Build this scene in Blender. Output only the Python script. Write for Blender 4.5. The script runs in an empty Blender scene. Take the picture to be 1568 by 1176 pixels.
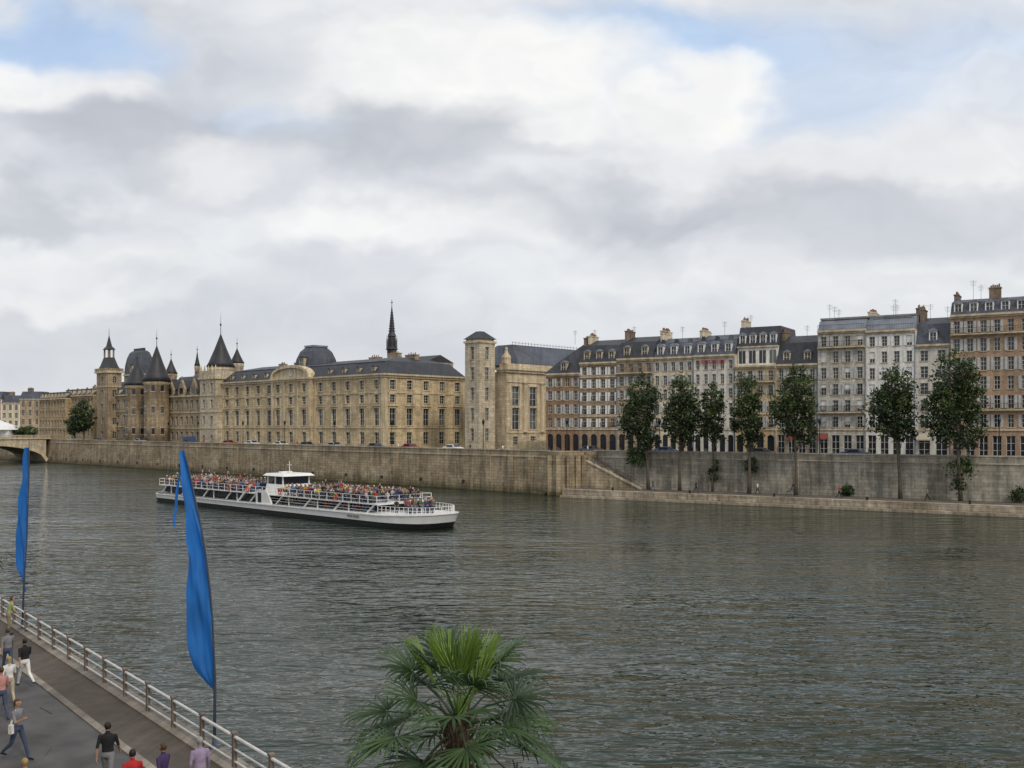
import bpy, math, random
import numpy as np
from mathutils import Vector, Matrix
random.seed(7)
S=bpy.context.scene
F=1500.0; HZ=652.0; CX=784.0; CH=10.8
R=random.uniform

# ------------------------------------------------------------------ mesh builder
class MB:
    def __init__(s): s.v=[];s.f=[];s.m=[]
    def face(s,pts,m=0):
        i=len(s.v); s.v+=[tuple(p) for p in pts]; s.f.append(list(range(i,i+len(pts)))); s.m.append(m)
    def boxT(s,T,u0,u1,w0,w1,z0,z1,m=0):
        c=[T(u,w,z) for z in (z0,z1) for (u,w) in ((u0,w0),(u1,w0),(u1,w1),(u0,w1))]
        i=len(s.v); s.v+=c
        for q in ((3,2,1,0),(4,5,6,7),(0,1,5,4),(1,2,6,5),(2,3,7,6),(3,0,4,7)):
            s.f.append([i+k for k in q]); s.m.append(m)
    def box(s,x0,x1,y0,y1,z0,z1,m=0): s.boxT(lambda u,w,z:(u,w,z),x0,x1,y0,y1,z0,z1,m)
    def rings(s,rs,m=0,closed=True,cap=True,mats=None):
        n=len(rs[0]); i=len(s.v)
        for r in rs: s.v+=[tuple(p) for p in r]
        for a in range(len(rs)-1):
            for b in range(n if closed else n-1):
                c=(b+1)%n
                s.f.append([i+a*n+b,i+a*n+c,i+(a+1)*n+c,i+(a+1)*n+b]); s.m.append(mats[a] if mats else m)
        if cap:
            s.f.append([i+k for k in range(n)][::-1]); s.m.append(mats[0] if mats else m)
            s.f.append([i+(len(rs)-1)*n+k for k in range(n)]); s.m.append(mats[-1] if mats else m)
    def tube(s,pts,rad,n=8,m=0,cap=True):
        pts=[Vector(p) for p in pts]; rs=[]
        for k,p in enumerate(pts):
            d=(pts[min(k+1,len(pts)-1)]-pts[max(k-1,0)])
            if d.length<1e-6: d=Vector((0,0,1))
            d.normalize()
            a=d.cross(Vector((0,1,0)) if abs(d.y)<.9 else Vector((1,0,0))).normalized(); b=d.cross(a)
            r=rad[k] if isinstance(rad,(list,tuple)) else rad
            rs.append([p+a*(r*math.cos(2*math.pi*j/n))+b*(r*math.sin(2*math.pi*j/n)) for j in range(n)])
        s.rings(rs,m,True,cap)
    def lathe(s,cx,cy,prof,n=16,m=0,ph=0):
        s.rings([[(cx+r*math.cos(2*math.pi*j/n+ph),cy+r*math.sin(2*math.pi*j/n+ph),z) for j in range(n)] for r,z in prof],m)
    def frust(s,x0,x1,y0,y1,z0,z1,il,ir,jf,jb,m=0):
        a=[(x0,y0,z0),(x1,y0,z0),(x1,y1,z0),(x0,y1,z0)]
        b=[(x0+il,y0+jf,z1),(x1-ir,y0+jf,z1),(x1-ir,y1-jb,z1),(x0+il,y1-jb,z1)]
        s.rings([a,b],m)
    def add(s,o,M,moff=0):
        i=len(s.v); s.v+=[tuple(M@Vector(p)) for p in o.v]
        s.f+=[[i+k for k in f] for f in o.f]; s.m+=[k+moff for k in o.m]
    def build(s,name,mats,parent=None,smooth=False):
        me=bpy.data.meshes.new(name); me.from_pydata(s.v,[],s.f)
        if not isinstance(mats,(list,tuple)): mats=[mats]
        for k in mats: me.materials.append(k)
        me.polygons.foreach_set('material_index',s.m)
        if smooth: me.polygons.foreach_set('use_smooth',[True]*len(s.f))
        me.update()
        o=bpy.data.objects.new(name,me); S.collection.objects.link(o)
        if parent: o.parent=parent
        return o
def empty(name,x,y,z=0,a=0):
    e=bpy.data.objects.new(name,None); S.collection.objects.link(e); e.location=(x,y,z); e.rotation_euler=(0,0,a); e.empty_display_size=.5
    return e
class Frame:
    def __init__(s,ox,oy,a):
        s.a=a; s.O=Vector((ox,oy)); s.ux=Vector((math.cos(a),math.sin(a))); s.uy=Vector((-math.sin(a),math.cos(a)))
    def pt(s,x,d): return s.O+s.ux*x+s.uy*d
    def hit(s,d,px):
        k=(px-CX)/F; return (k*(s.O.y+d*s.uy.y)-(s.O.x+d*s.uy.x))/(s.ux.x-k*s.ux.y)
    def hitd(s,x,px):
        k=(px-CX)/F; return (k*(s.O.y+x*s.ux.y)-(s.O.x+x*s.ux.x))/(s.uy.x-k*s.uy.y)
    def z(s,x,d,py): return CH+(HZ-py)/F*s.pt(x,d).y
FL=Frame(5.7,154,math.atan2(-.690,.7235))
FRt=Frame(9.4,147,math.atan2(-.522,.853))
FN=Frame(-10.5,31,math.atan2(-.773,.634))

# ------------------------------------------------------------------ materials
def N(nt,t,**k):
    n=nt.nodes.new(t)
    for a,b in k.items(): setattr(n,a,b)
    return n
def base(name):
    m=bpy.data.materials.new(name); m.use_nodes=True; nt=m.node_tree
    return m,nt,nt.nodes['Principled BSDF']
def mixc(nt,mode,fac,a,b):
    n=N(nt,'ShaderNodeMix',data_type='RGBA',blend_type=mode); 
    for i,v in ((0,fac),(6,a),(7,b)):
        if hasattr(v,'links'): nt.links.new(v,n.inputs[i])
        else: n.inputs[i].default_value=v
    return n.outputs[2]
def ramp(nt,src,p0,c0,p1,c1):
    r=N(nt,'ShaderNodeValToRGB'); r.color_ramp.elements[0].position=p0; r.color_ramp.elements[1].position=p1
    r.color_ramp.elements[0].color=c0; r.color_ramp.elements[1].color=c1; nt.links.new(src,r.inputs[0]); return r.outputs[0]
def g(v): return (v,v,v,1)
def stone(name,col,blocks=(1.0,.42),var=.25,streak=.35,rough=.85,mortar=.6,wet=False,bump=0):
    m,nt,b=base(name); L=nt.links
    tc=N(nt,'ShaderNodeTexCoord'); sx=N(nt,'ShaderNodeSeparateXYZ'); L.new(tc.outputs['Object'],sx.inputs[0])
    ad=N(nt,'ShaderNodeMath',operation='ADD'); L.new(sx.outputs[0],ad.inputs[0]); L.new(sx.outputs[1],ad.inputs[1])
    cb=N(nt,'ShaderNodeCombineXYZ'); L.new(ad.outputs[0],cb.inputs[0]); L.new(sx.outputs[2],cb.inputs[1])
    c=(col[0],col[1],col[2],1)
    if blocks:
        br=N(nt,'ShaderNodeTexBrick'); L.new(cb.outputs[0],br.inputs[0]); br.inputs['Scale'].default_value=1
        br.inputs['Brick Width'].default_value=blocks[0]; br.inputs['Row Height'].default_value=blocks[1]; br.inputs['Mortar Size'].default_value=.025
        br.inputs['Color1'].default_value=g(1.13); br.inputs['Color2'].default_value=g(.80); br.inputs['Mortar'].default_value=g(mortar)
        cur=mixc(nt,'MULTIPLY',1.0,c,br.outputs[0])
    else: cur=mixc(nt,'MULTIPLY',1.0,c,g(1))
    n1=N(nt,'ShaderNodeTexNoise'); n1.inputs['Scale'].default_value=.22; n1.inputs['Detail'].default_value=3; n1.inputs['Roughness'].default_value=.65; L.new(tc.outputs['Object'],n1.inputs[0])
    cur=mixc(nt,'MULTIPLY',1.0,cur,ramp(nt,n1.outputs[0],.3,(1-var*1.5,1-var*1.65,1-var*1.8,1),.7,g(1+var*.6)))
    mp=N(nt,'ShaderNodeMapping'); mp.inputs['Scale'].default_value=(1.3,.14,1); L.new(cb.outputs[0],mp.inputs[0])
    n2=N(nt,'ShaderNodeTexNoise'); n2.inputs['Scale'].default_value=1; n2.inputs['Detail'].default_value=3; n2.inputs['Roughness'].default_value=.7; L.new(mp.outputs[0],n2.inputs[0])
    cur=mixc(nt,'MULTIPLY',1.0,cur,ramp(nt,n2.outputs[0],.36,g(1-streak),.6,g(1.05)))
    n3=N(nt,'ShaderNodeTexNoise'); n3.inputs['Scale'].default_value=2.6; n3.inputs['Detail'].default_value=2; L.new(tc.outputs['Object'],n3.inputs[0])
    cur=mixc(nt,'MULTIPLY',1.0,cur,ramp(nt,n3.outputs[0],.3,g(.82),.7,g(1.1)))
    if wet:
        ad2=N(nt,'ShaderNodeMath',operation='MULTIPLY_ADD'); L.new(n2.outputs[0],ad2.inputs[0]); ad2.inputs[1].default_value=1.6; ad2.inputs[2].default_value=-.8
        ad3=N(nt,'ShaderNodeMath',operation='ADD'); L.new(sx.outputs[2],ad3.inputs[0]); L.new(ad2.outputs[0],ad3.inputs[1])
        mr=N(nt,'ShaderNodeMapRange'); mr.inputs[1].default_value=.1; mr.inputs[2].default_value=1.7; L.new(ad3.outputs[0],mr.inputs[0])
        cur=mixc(nt,'MIX',mr.outputs[0],mixc(nt,'MULTIPLY',1.0,cur,(.28,.30,.2,1)),cur)
    L.new(cur,b.inputs['Base Color']); b.inputs['Roughness'].default_value=rough
    return m
def plain(name,col,rough=.6,var=.15,scale=2,metal=0,spec=None):
    m,nt,b=base(name); L=nt.links
    tc=N(nt,'ShaderNodeTexCoord'); n=N(nt,'ShaderNodeTexNoise'); n.inputs['Scale'].default_value=scale; n.inputs['Detail'].default_value=2; L.new(tc.outputs['Object'],n.inputs[0])
    cur=mixc(nt,'MULTIPLY',1.0,(col[0],col[1],col[2],1),ramp(nt,n.outputs[0],.3,g(1-var),.7,g(1+var)))
    L.new(cur,b.inputs['Base Color']); b.inputs['Roughness'].default_value=rough; b.inputs['Metallic'].default_value=metal
    if spec is not None: b.inputs['Specular IOR Level'].default_value=spec
    return m
def roofm(name,col,row=.25,w=.4):
    return stone(name,col,(w,row),.3,.3,.55,.6)
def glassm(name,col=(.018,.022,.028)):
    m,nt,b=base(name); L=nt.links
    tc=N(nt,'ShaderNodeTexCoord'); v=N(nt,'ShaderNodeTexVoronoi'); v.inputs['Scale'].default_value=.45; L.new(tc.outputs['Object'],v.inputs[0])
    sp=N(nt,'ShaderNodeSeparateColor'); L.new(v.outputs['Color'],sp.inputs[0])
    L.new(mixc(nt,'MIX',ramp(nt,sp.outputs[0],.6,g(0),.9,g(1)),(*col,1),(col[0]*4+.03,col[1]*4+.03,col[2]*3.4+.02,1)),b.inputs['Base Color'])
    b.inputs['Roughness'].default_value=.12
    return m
M={}
M['palais']=stone('limestone_courthouse',(.66,.53,.33),(1.4,.5),.16,.32)
M['palais_side']=stone('limestone_courthouse_side',(.68,.57,.39),(1.4,.5),.14,.28)
M['trim']=stone('limestone_trim',(.64,.54,.37),None,.15,.32)
M['conc']=stone('limestone_conciergerie',(.45,.355,.235),(1.1,.45),.22,.36)
M['conc2']=stone('limestone_pale_tower',(.62,.54,.40),(1.1,.45),.14,.28)
M['tan']=stone('tan_stone',(.48,.36,.21),(1.2,.45),.18,.28)
M['slate']=roofm('slate_roof',(.05,.056,.072))
M['slate2']=roofm('blue_slate_roof',(.09,.105,.14))
M['zinc']=plain('zinc_roof',(.20,.22,.26),.45,.25,.6)
M['darkslate']=roofm('dark_slate_cone',(.04,.042,.05))
M['glass']=glassm('window_glass')
M['wframe']=plain('window_frame_white',(.55,.54,.5),.5,.1)
M['shut']=plain('shutter_pale',(.44,.44,.42),.6,.2,1.5)
M['shutw']=plain('shutter_white',(.72,.72,.70),.6,.12,1.5)
M['iron']=plain('black_iron',(.02,.02,.022),.5,.2)
M['brickch']=stone('chimney_brick',(.36,.27,.20),(.25,.08),.3,.3)
M['pot']=plain('terracotta_pot',(.22,.12,.08),.8,.2)
M['quay']=stone('quay_stone_left',(.43,.35,.235),(1.5,.48),.28,.4,wet=True,mortar=.45)
M['quayr']=stone('quay_stone_right',(.40,.375,.31),(1.6,.5),.22,.45,wet=False,mortar=.6)
M['quaylow']=stone('quay_stone_low',(.43,.37,.28),(1.5,.45),.25,.45,wet=False,mortar=.5)
M['cope']=stone('coping_stone',(.52,.46,.36),(2.0,5),.25,.3)
M['asph']=plain('asphalt',(.06,.06,.062),.9,.3,1.2)
M['ground']=plain('ground_paving',(.16,.15,.13),.9,.25,.4)
M['walk']=plain('lower_quay_paving',(.11,.095,.075),.9,.3,.7)
M['white']=plain('white_paint',(.78,.78,.76),.35,.06,1)
M['black']=plain('black_paint',(.015,.015,.017),.4,.2)
M['bark']=plain('bark',(.10,.085,.065),.95,.35,5)
def leafm(name,c,tr=.35,lo=.55,hi=1.4):
    m,nt,b=base(name); L=nt.links
    tc=N(nt,'ShaderNodeTexCoord'); n=N(nt,'ShaderNodeTexNoise'); n.inputs['Scale'].default_value=1.4; n.inputs['Detail'].default_value=1; L.new(tc.outputs['Object'],n.inputs[0])
    cur=mixc(nt,'MULTIPLY',1.0,(*c,1),ramp(nt,n.outputs[0],.3,g(lo),.7,g(hi)))
    L.new(cur,b.inputs['Base Color']); b.inputs['Roughness'].default_value=.5
    t=N(nt,'ShaderNodeBsdfTranslucent'); L.new(cur,t.inputs[0]); mx=N(nt,'ShaderNodeMixShader'); mx.inputs[0].default_value=tr
    L.new(b.outputs[0],mx.inputs[1]); L.new(t.outputs[0],mx.inputs[2]); L.new(mx.outputs[0],nt.nodes['Material Output'].inputs[0])
    return m
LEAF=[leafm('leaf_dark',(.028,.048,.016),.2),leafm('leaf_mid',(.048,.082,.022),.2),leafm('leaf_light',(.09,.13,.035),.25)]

# ------------------------------------------------------------------ buildings
class Bld:
    def __init__(s,name,fr,x,d):
        p=fr.pt(x,d); s.e=empty(name,p.x,p.y,0,fr.a); s.parts={}
    def p(s,part,mat):
        k=part
        if k not in s.parts: s.parts[k]=(MB(),M[mat] if isinstance(mat,str) else mat)
        return s.parts[k][0]
    def done(s,smooth=()):
        for k,(mb,mt) in s.parts.items():
            if mb.v: mb.build(k,mt,s.e,k in smooth)
def front(x0=0,y0=0): return lambda u,w,z:(x0+u,y0+w,z)
def right(X,y0): return lambda u,w,z:(X-w,y0+u,z)
def left(X,y1): return lambda u,w,z:(X+w,y1-u,z)
def facade(b,T,width,nb,rows,wm,r=.3,zt=None):
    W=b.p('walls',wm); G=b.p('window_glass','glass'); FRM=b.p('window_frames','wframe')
    cw=width/nb
    for ro in rows:
        z0,z1=ro['z0'],ro['z1']; ww=ro.get('ww',1.2); wh=ro.get('wh',2); sill=ro.get('sill',.6); arch=ro.get('arch',False)
        if ro.get('blank'): W.face([T(0,0,z0),T(width,0,z0),T(width,0,z1),T(0,0,z1)]); continue
        for i in range(nb):
            a=i*cw; c=a+cw/2; e=a+cw; l=c-ww/2; q=c+ww/2; zs=z0+sill; zp=zs+wh; h=ww/2; zsp=zp-h if arch else zp
            W.face([T(a,0,z0),T(l,0,z0),T(l,0,z1),T(a,0,z1)]); W.face([T(q,0,z0),T(e,0,z0),T(e,0,z1),T(q,0,z1)])
            if sill>0.001: W.face([T(l,0,z0),T(q,0,z0),T(q,0,zs),T(l,0,zs)])
            W.face([T(l,0,zs),T(l,r,zs),T(l,r,zsp),T(l,0,zsp)]); W.face([T(q,0,zs),T(q,r,zs),T(q,r,zsp),T(q,0,zsp)])
            W.face([T(l,0,zs),T(q,0,zs),T(q,r,zs),T(l,r,zs)])
            if arch:
                ar=[(c-h*math.cos(t*math.pi/8),zsp+h*math.sin(t*math.pi/8)) for t in range(9)]
                for k in range(8):
                    (u0,y0),(u1,y1)=ar[k],ar[k+1]
                    W.face([T(u0,0,y0),T(u1,0,y1),T(u1,0,z1),T(u0,0,z1)]); W.face([T(u0,0,y0),T(u1,0,y1),T(u1,r,y1),T(u0,r,y0)])
                G.face([T(l,r,zs),T(q,r,zs)]+[T(u,r,y) for u,y in ar[::-1]])
            else:
                W.face([T(l,0,zp),T(q,0,zp),T(q,0,z1),T(l,0,z1)]); W.face([T(l,0,zp),T(q,0,zp),T(q,r,zp),T(l,r,zp)])
                G.face([T(l,r,zs),T(q,r,zs),T(q,r,zp),T(l,r,zp)])
            if ro.get('frame',True):
                t=.05
                FRM.boxT(T,c-t*.7,c+t*.7,r-.07,r-.01,zs+.03,zp-.03)
                FRM.boxT(T,l+.005,l+t*1.6,r-.07,r-.01,zs+.01,zsp-.01); FRM.boxT(T,q-t*1.6,q-.005,r-.07,r-.01,zs+.01,zsp-.01)
                for fz in ((.36,.68) if wh>1.5 else (.5,)):
                    FRM.boxT(T,l+.09,q-.09,r-.06,r-.015,zs+wh*fz-.03,zs+wh*fz+.03)
            if ro.get('sur'):
                P=b.p('window_surrounds','trim'); P.boxT(T,l-.22,l-.003,-.07,.05,zs,zp); P.boxT(T,q+.003,q+.22,-.07,.05,zs,zp)
                P.boxT(T,l-.3,q+.3,-.1,.05,zp+.003 if not arch else zp+.1,zp+.3); P.boxT(T,l-.28,q+.28,-.14,.05,zs-.2,zs-.003)
            elif sill>.3: b.p('sills','trim').boxT(T,l-.1,q+.1,-.1,.05,zs-.12,zs-.004)
            if ro.get('ped'):
                b.p('window_pediments','trim').boxT(T,l-.45,q+.45,-.35,.02,zp+.45,zp+.65)
            if ro.get('shut') and random.random()<ro.get('sp',.85):
                sw=ww*.5; b.p('shutters',ro['shut']).boxT(T,l-sw,l-.03,-.07,-.02,zs,zp); b.parts['shutters'][0].boxT(T,q+.03,q+sw,-.07,-.02,zs,zp)
            if ro.get('half') and random.random()<.35:
                b.p('roller_blinds','shutw').boxT(T,l+.02,q-.02,r-.12,r-.09,zp-wh*R(.3,.95),zp-.02)
            if ro.get('rail'):
                I=b.p('balcony_rails','iron'); zb=zs; 
                I.boxT(T,l-.05,q+.05,-.16,-.12,zb+.85,zb+.9); 
                n=int((ww+.1)/.16)
                for k in range(n+1): I.boxT(T,l-.05+k*.16,l-.02+k*.16,-.155,-.125,zb,zb+.85)
        if ro.get('balc'):
            b.p('balcony_slab','trim').boxT(T,.1,width-.1,-.75,-.01,z0+.02,z0+.18)
            I=b.p('balcony_rails','iron'); I.boxT(T,.1,width-.1,-.73,-.69,z0+1.05,z0+1.1); I.boxT(T,.1,width-.1,-.73,-.69,z0+.25,z0+.28)
            n=int(width/.2)
            for k in range(n): I.boxT(T,.1+k*.2,.13+k*.2,-.725,-.7,z0+.18,z0+1.05)
        if ro.get('string'):
            b.p('string_courses','trim').boxT(T,0,width,-.16,.04,z1-.12,z1+.12)
def chimney(b,x,y,z0,z1,lx,ly,pots=3,mat='brickch'):
    c=b.p('chimneys' if mat=='brickch' else 'chimney_stacks',mat); c.box(x-lx/2,x+lx/2,y-ly/2,y+ly/2,z0,z1); c.box(x-lx/2-.08,x+lx/2+.08,y-ly/2-.08,y+ly/2+.08,z1+.003,z1+.18)
    P=b.p('chimney_pots','pot')
    for k in range(pots):
        t=(k+.5)/pots-.5; px=x+(lx*.85*t if lx>ly else 0); py=y+(ly*.85*t if ly>=lx else 0)
        P.lathe(px,py,[(.13,z1+.185),(.11,z1+.6+R(-.15,.2))],8)
def dormer(b,T,c,z,w,h,dep,rm='slate',wm='trim',round_=False):
    D=b.p('dormer_walls',wm); G=b.p('window_glass','glass'); RR=b.p('dormer_roofs',rm); FF=b.p('window_frames','wframe')
    l,q=c-w/2,c+w/2
    D.boxT(T,l,l+.16,.15,dep,z,z+h); D.boxT(T,q-.16,q,.15,dep,z,z+h); D.boxT(T,l+.162,q-.162,.15,dep,z+h-.16,z+h-.002); D.boxT(T,l+.162,q-.162,.15,dep,z+.002,z+.2)
    G.face([T(l+.165,.3,z+.2),T(q-.165,.3,z+.2),T(q-.165,.3,z+h-.16),T(l+.165,.3,z+h-.16)])
    FF.boxT(T,c-.04,c+.04,.22,.28,z+.21,z+h-.17); FF.boxT(T,l+.17,q-.17,.23,.275,z+h*.5,z+h*.5+.05)
    if round_:
        n=7; pr=[(c-(w/2+.12)*math.cos(math.pi*k/n),z+h+.003+.42*math.sin(math.pi*k/n)) for k in range(n+1)]
        RR.rings([[T(u,.02,y) for u,y in pr],[T(u,dep,y) for u,y in pr]])
    else: 
        RR.rings([[T(l-.12,.0,z+h+.003),T(q+.12,.0,z+h+.003),T(c,.0,z+h+.4)],[T(l-.12,dep,z+h+.003),T(q+.12,dep,z+h+.003),T(c,dep,z+h+.4)]])
def aerial(b,x,y,z,h):
    I=b.p('aerials','iron'); I.box(x-.02,x+.02,y-.02,y+.02,z,z+h)
    for k in range(4): I.box(x-.5+.06*k,x+.5-.06*k,y-.01,y+.01,z+h-.15-.22*k,z+h-.125-.22*k)
    I.box(x-.01,x+.01,y-.6,y+.6,z+h-.05,z+h-.02)

ST=6.0
# ---- courthouse main block
D0=14.0
xa=FL.hit(D0,340); xb=FL.hit(D0,588); Wp=xb-xa; Dp=23.3
zc=FL.z(xb,D0,574)
b=Bld('courthouse',FL,xa,D0)
h=zc-ST
zr=[ST,ST+h*.285,ST+h*.60,ST+h*.765,zc]
def prows(ped=True):
    return [dict(z0=zr[0],z1=zr[1],ww=1.5,wh=2.5,sill=.9,string=True,sur=False),
            dict(z0=zr[1],z1=zr[2],ww=1.7,wh=3.6,sill=.5,sur=True,ped=ped),
            dict(z0=zr[2],z1=zr[3],ww=1.5,wh=1.7,sill=.45,string=True,sur=True),
            dict(z0=zr[3],z1=zr[4],ww=1.5,wh=1.9,sill=.75,sur=True)]
xp0=FL.hit(D0,421)-xa; xp1=FL.hit(D0,481)-xa
facade(b,front(0,0),xp0,5,prows(),'palais'); facade(b,front(xp1,0),Wp-xp1,5,prows(),'palais')
facade(b,front(xp0,-.9),xp1-xp0,3,prows(),'palais')
W=b.p('walls','palais')
W.face([(xp0,-.9,ST),(xp0,0,ST),(xp0,0,zc),(xp0,-.9,zc)]); W.face([(xp1,-.9,ST),(xp1,0,ST),(xp1,0,zc),(xp1,-.9,zc)])
facade(b,right(Wp,0),Dp,5,prows(),'palais')
W.face([(0,0,ST),(0,Dp,ST),(0,Dp,zc),(0,0,zc)]); W.face([(0,Dp,ST),(Wp,Dp,ST),(Wp,Dp,zc),(0,Dp,zc)])
C=b.p('cornice','trim')
C.box(-.3,Wp+.35,-.35,Dp,zc-.45,zc-.01); C.box(-.6,Wp+.7,-.7,Dp+.1,zc,zc+.35)
C.box(xp0-.4,xp1+.4,-1.5,-.71,zc,zc+.4); C.box(xp0-.1,xp1+.1,-1.2,-.355,zc-.45,zc-.01)
PL=b.p('pilasters','trim')
for u in [xp0+.4,xp0+(xp1-xp0)/3,xp0+2*(xp1-xp0)/3,xp1-.4]: PL.box(u-.35,u+.35,-1.08,-.903,zr[1]+.15,zc-.46)
for u in [.45,xp0-.5,xp1+.5,Wp-.45]: PL.box(u-.4,u+.4,-.14,-.003,ST,zc-.46)
for u in [.45,Dp-.45]: PL.box(Wp+.003,Wp+.14,u-.4,u+.4,ST,zc-.46)
RF=b.p('roof','slate'); RF.frust(-.2,Wp+.2,-.2,Dp,zc+.36,zc+3.2,2.6,2.6,2.6,2.6)
RF.frust(2.4,Wp-2.4,2.4,Dp-2.6,zc+3.203,zc+4.4,3,3,6,6)
b.p('roof_ridge','zinc').box(2.2,Wp-2.2,2.15,2.38,zc+3.1,zc+3.3)
pc=(xp0+xp1)/2; n=14; hw=(xp1-xp0)/2-.2
ya=-1.45; yb_=.5
PD=b.p('pediment','trim'); ar=[(pc-hw*math.cos(math.pi*k/n),zc+.42+2.9*math.sin(math.pi*k/n)**.8) for k in range(n+1)]
ar2=[(pc-(hw-.6)*math.cos(math.pi*k/n),zc+.42+2.3*math.sin(math.pi*k/n)**.8) for k in range(n+1)]
for k in range(n):
    (a0,c0),(a1,c1),(d0,e0),(d1,e1)=ar[k],ar[k+1],ar2[k],ar2[k+1]
    PD.rings([[(a0,ya,c0),(a1,ya,c1),(d1,ya,e1),(d0,ya,e0)],[(a0,yb_,c0),(a1,yb_,c1),(d1,yb_,e1),(d0,yb_,e0)]])
PD.rings([[(u,-.9,z) for u,z in ar2],[(u,.4,z) for u,z in ar2]])
CK=b.p('clock_face','wframe'); 
CK.rings([[(pc+.7*math.cos(t*math.pi/10),-1.02,zc+1.5+.7*math.sin(t*math.pi/10)) for t in range(20)],[(pc+.7*math.cos(t*math.pi/10),-.91,zc+1.5+.7*math.sin(t*math.pi/10)) for t in range(20)]])
HD=b.p('clock_hands','iron'); HD.box(pc-.05,pc+.05,-1.06,-1.03,zc+1.5,zc+2.05); HD.box(pc,pc+.4,-1.06,-1.03,zc+1.45,zc+1.55)
dm=b.p('dome_roof','slate2'); dx0,dx1=pc-3.9,pc+3.4; dy0,dy1=2.6,10.0
prof=[(0,0),(.12,1.6),(.4,3.2),(1.0,4.9),(1.9,6.0)]
dm.rings([[(dx0+i,dy0+i,zc+1.9+z),(dx1-i,dy0+i,zc+1.9+z),(dx1-i,dy1-i,zc+1.9+z),(dx0+i,dy1-i,zc+1.9+z)] for i,z in prof])
b.p('dome_crest','zinc').box(dx0+1.7,dx1-1.7,dy0+1.7,dy1-1.7,zc+7.903,zc+8.3)
dormer(b,front(0,dy0-.5),(dx0+dx1)/2,zc+3.0,1.8,2.2,2.0,round_=True)
for u in (8,15,20,Wp-19,Wp-12,Wp-6): 
    chimney(b,u,Dp*.55,zc+3,zc+5.2+R(-.3,.5),3.4 if u>20 else 2.2,1.2,4,'conc')
for u in np.linspace(4,Wp-4,12):
    if not(xp0-1<u<xp1+1): dormer(b,front(0,0.2),u,zc+.7,1.1,1.2,1.7)
b.done()

# ---- square stair tower
dT=21.0
x0=FL.hit(dT,712); x1=FL.hit(dT,734); d1=FL.hitd(x1,758)
b=Bld('stone_tower',FL,x0,dT); tw=x1-x0; td=d1-dT; zt=FL.z(x1,dT,524)
nr=5; hh=(zt-ST-1.0)/nr
rows=[dict(z0=ST,z1=ST+1.0,blank=True)]+[dict(z0=ST+1+i*hh,z1=ST+1+(i+1)*hh,ww=1.0,wh=hh*.6,sill=hh*.2,sur=False,string=(i==4)) for i in range(nr)]
facade(b,front(),tw,1,rows,'conc2'); facade(b,right(tw,0),td,1,rows,'conc2')
W=b.p('walls','conc2'); W.face([(0,0,ST),(0,td,ST),(0,td,zt),(0,0,zt)]); W.face([(0,td,ST),(tw,td,ST),(tw,td,zt),(0,td,zt)])
C=b.p('cornice','trim'); C.box(-.25,tw+.25,-.25,td+.25,zt,zt+.4); C.box(.15,tw-.15,.15,td-.15,zt+.403,zt+.8)
b.p('roof','slate').frust(-.25,tw+.25,-.25,td+.25,zt+.8,zt+2.4,tw*.42,tw*.42,td*.42,td*.42)
b.done()

# ---- west wing (colonnade)
dW=27.0
x1=FL.hit(dW,776); w=2.6; x0=x1-w; zw=FL.z(x1,dW,566); Dw=42
b=Bld('courthouse_west_wing',FL,x0,dW)
hw_=zw-ST
rows=[dict(z0=ST,z1=ST+3.4,ww=1.4,wh=1.6,sill=1.0,string=True),dict(z0=ST+3.4,z1=ST+3.4+(hw_-5.8)*.52,ww=2.2,wh=(hw_-5.8)*.52-1.0,sill=.7,sur=True),dict(z0=ST+3.4+(hw_-5.8)*.52,z1=zw-2.4,ww=2.2,wh=(hw_-5.8)*.48-1.0,sill=.1,sur=True,string=True),dict(z0=zw-2.4,z1=zw,blank=True)]
facade(b,right(w,0),Dw,8,rows,'palais_side'); facade(b,front(),w,1,[dict(z0=ST,z1=zw,blank=True)],'palais_side')
W=b.p('walls','palais_side'); W.face([(0,0,ST),(0,Dw,ST),(0,Dw,zw),(0,0,zw)])
b.p('rear_block','palais').box(-11,-.003,9,Dw-.01,ST,zw+.3)
C=b.p('cornice','trim'); C.box(-.3,w+.8,-.5,Dw,zw,zw+.5); C.box(-.1,w+.45,-.25,Dw,zw-.5,zw-.003)
for k in range(9):
    u=k*Dw/8; 
    if 0<k<8: b.p('half_columns','trim').lathe(w+.15,u,[(.62,ST+3.5),(.55,ST+4),(.5,zw-3.4),(.48,zw-3),(.75,zw-2.5)],14)
b.p('attic','palais_side').box(0.3,w+.1,.2,Dw,zw+.503,zw+1.3)
b.p('corner_sculpture','trim').lathe(w-1.0,.9,[(1.0,zw+1.31),(.9,zw+2.0),(1.0,zw+2.6),(.45,zw+3.4),(.3,zw+4.0),(.35,zw+4.3),(.1,zw+4.7)],10)
b.p('roof','slate2').frust(-11,w-.2,3.5,Dw,zw+1.3,zw+5.8,4,5.0,3.5,3)
cr=b.p('roof_crest','iron')
for k in range(31): cr.box(w-5.25,w-5.2,7.1+k,7.15+k,zw+5.8,zw+6.5)
cr.box(w-5.26,w-5.19,7,37.5,zw+6.2,zw+6.26)
stp=b.p('entrance_steps','trim')
for k in range(5): stp.box(w+.003,w+5-k*.8,6,Dw-8,ST+k*.35,ST+(k+1)*.35-.003)
b.done()

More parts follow.
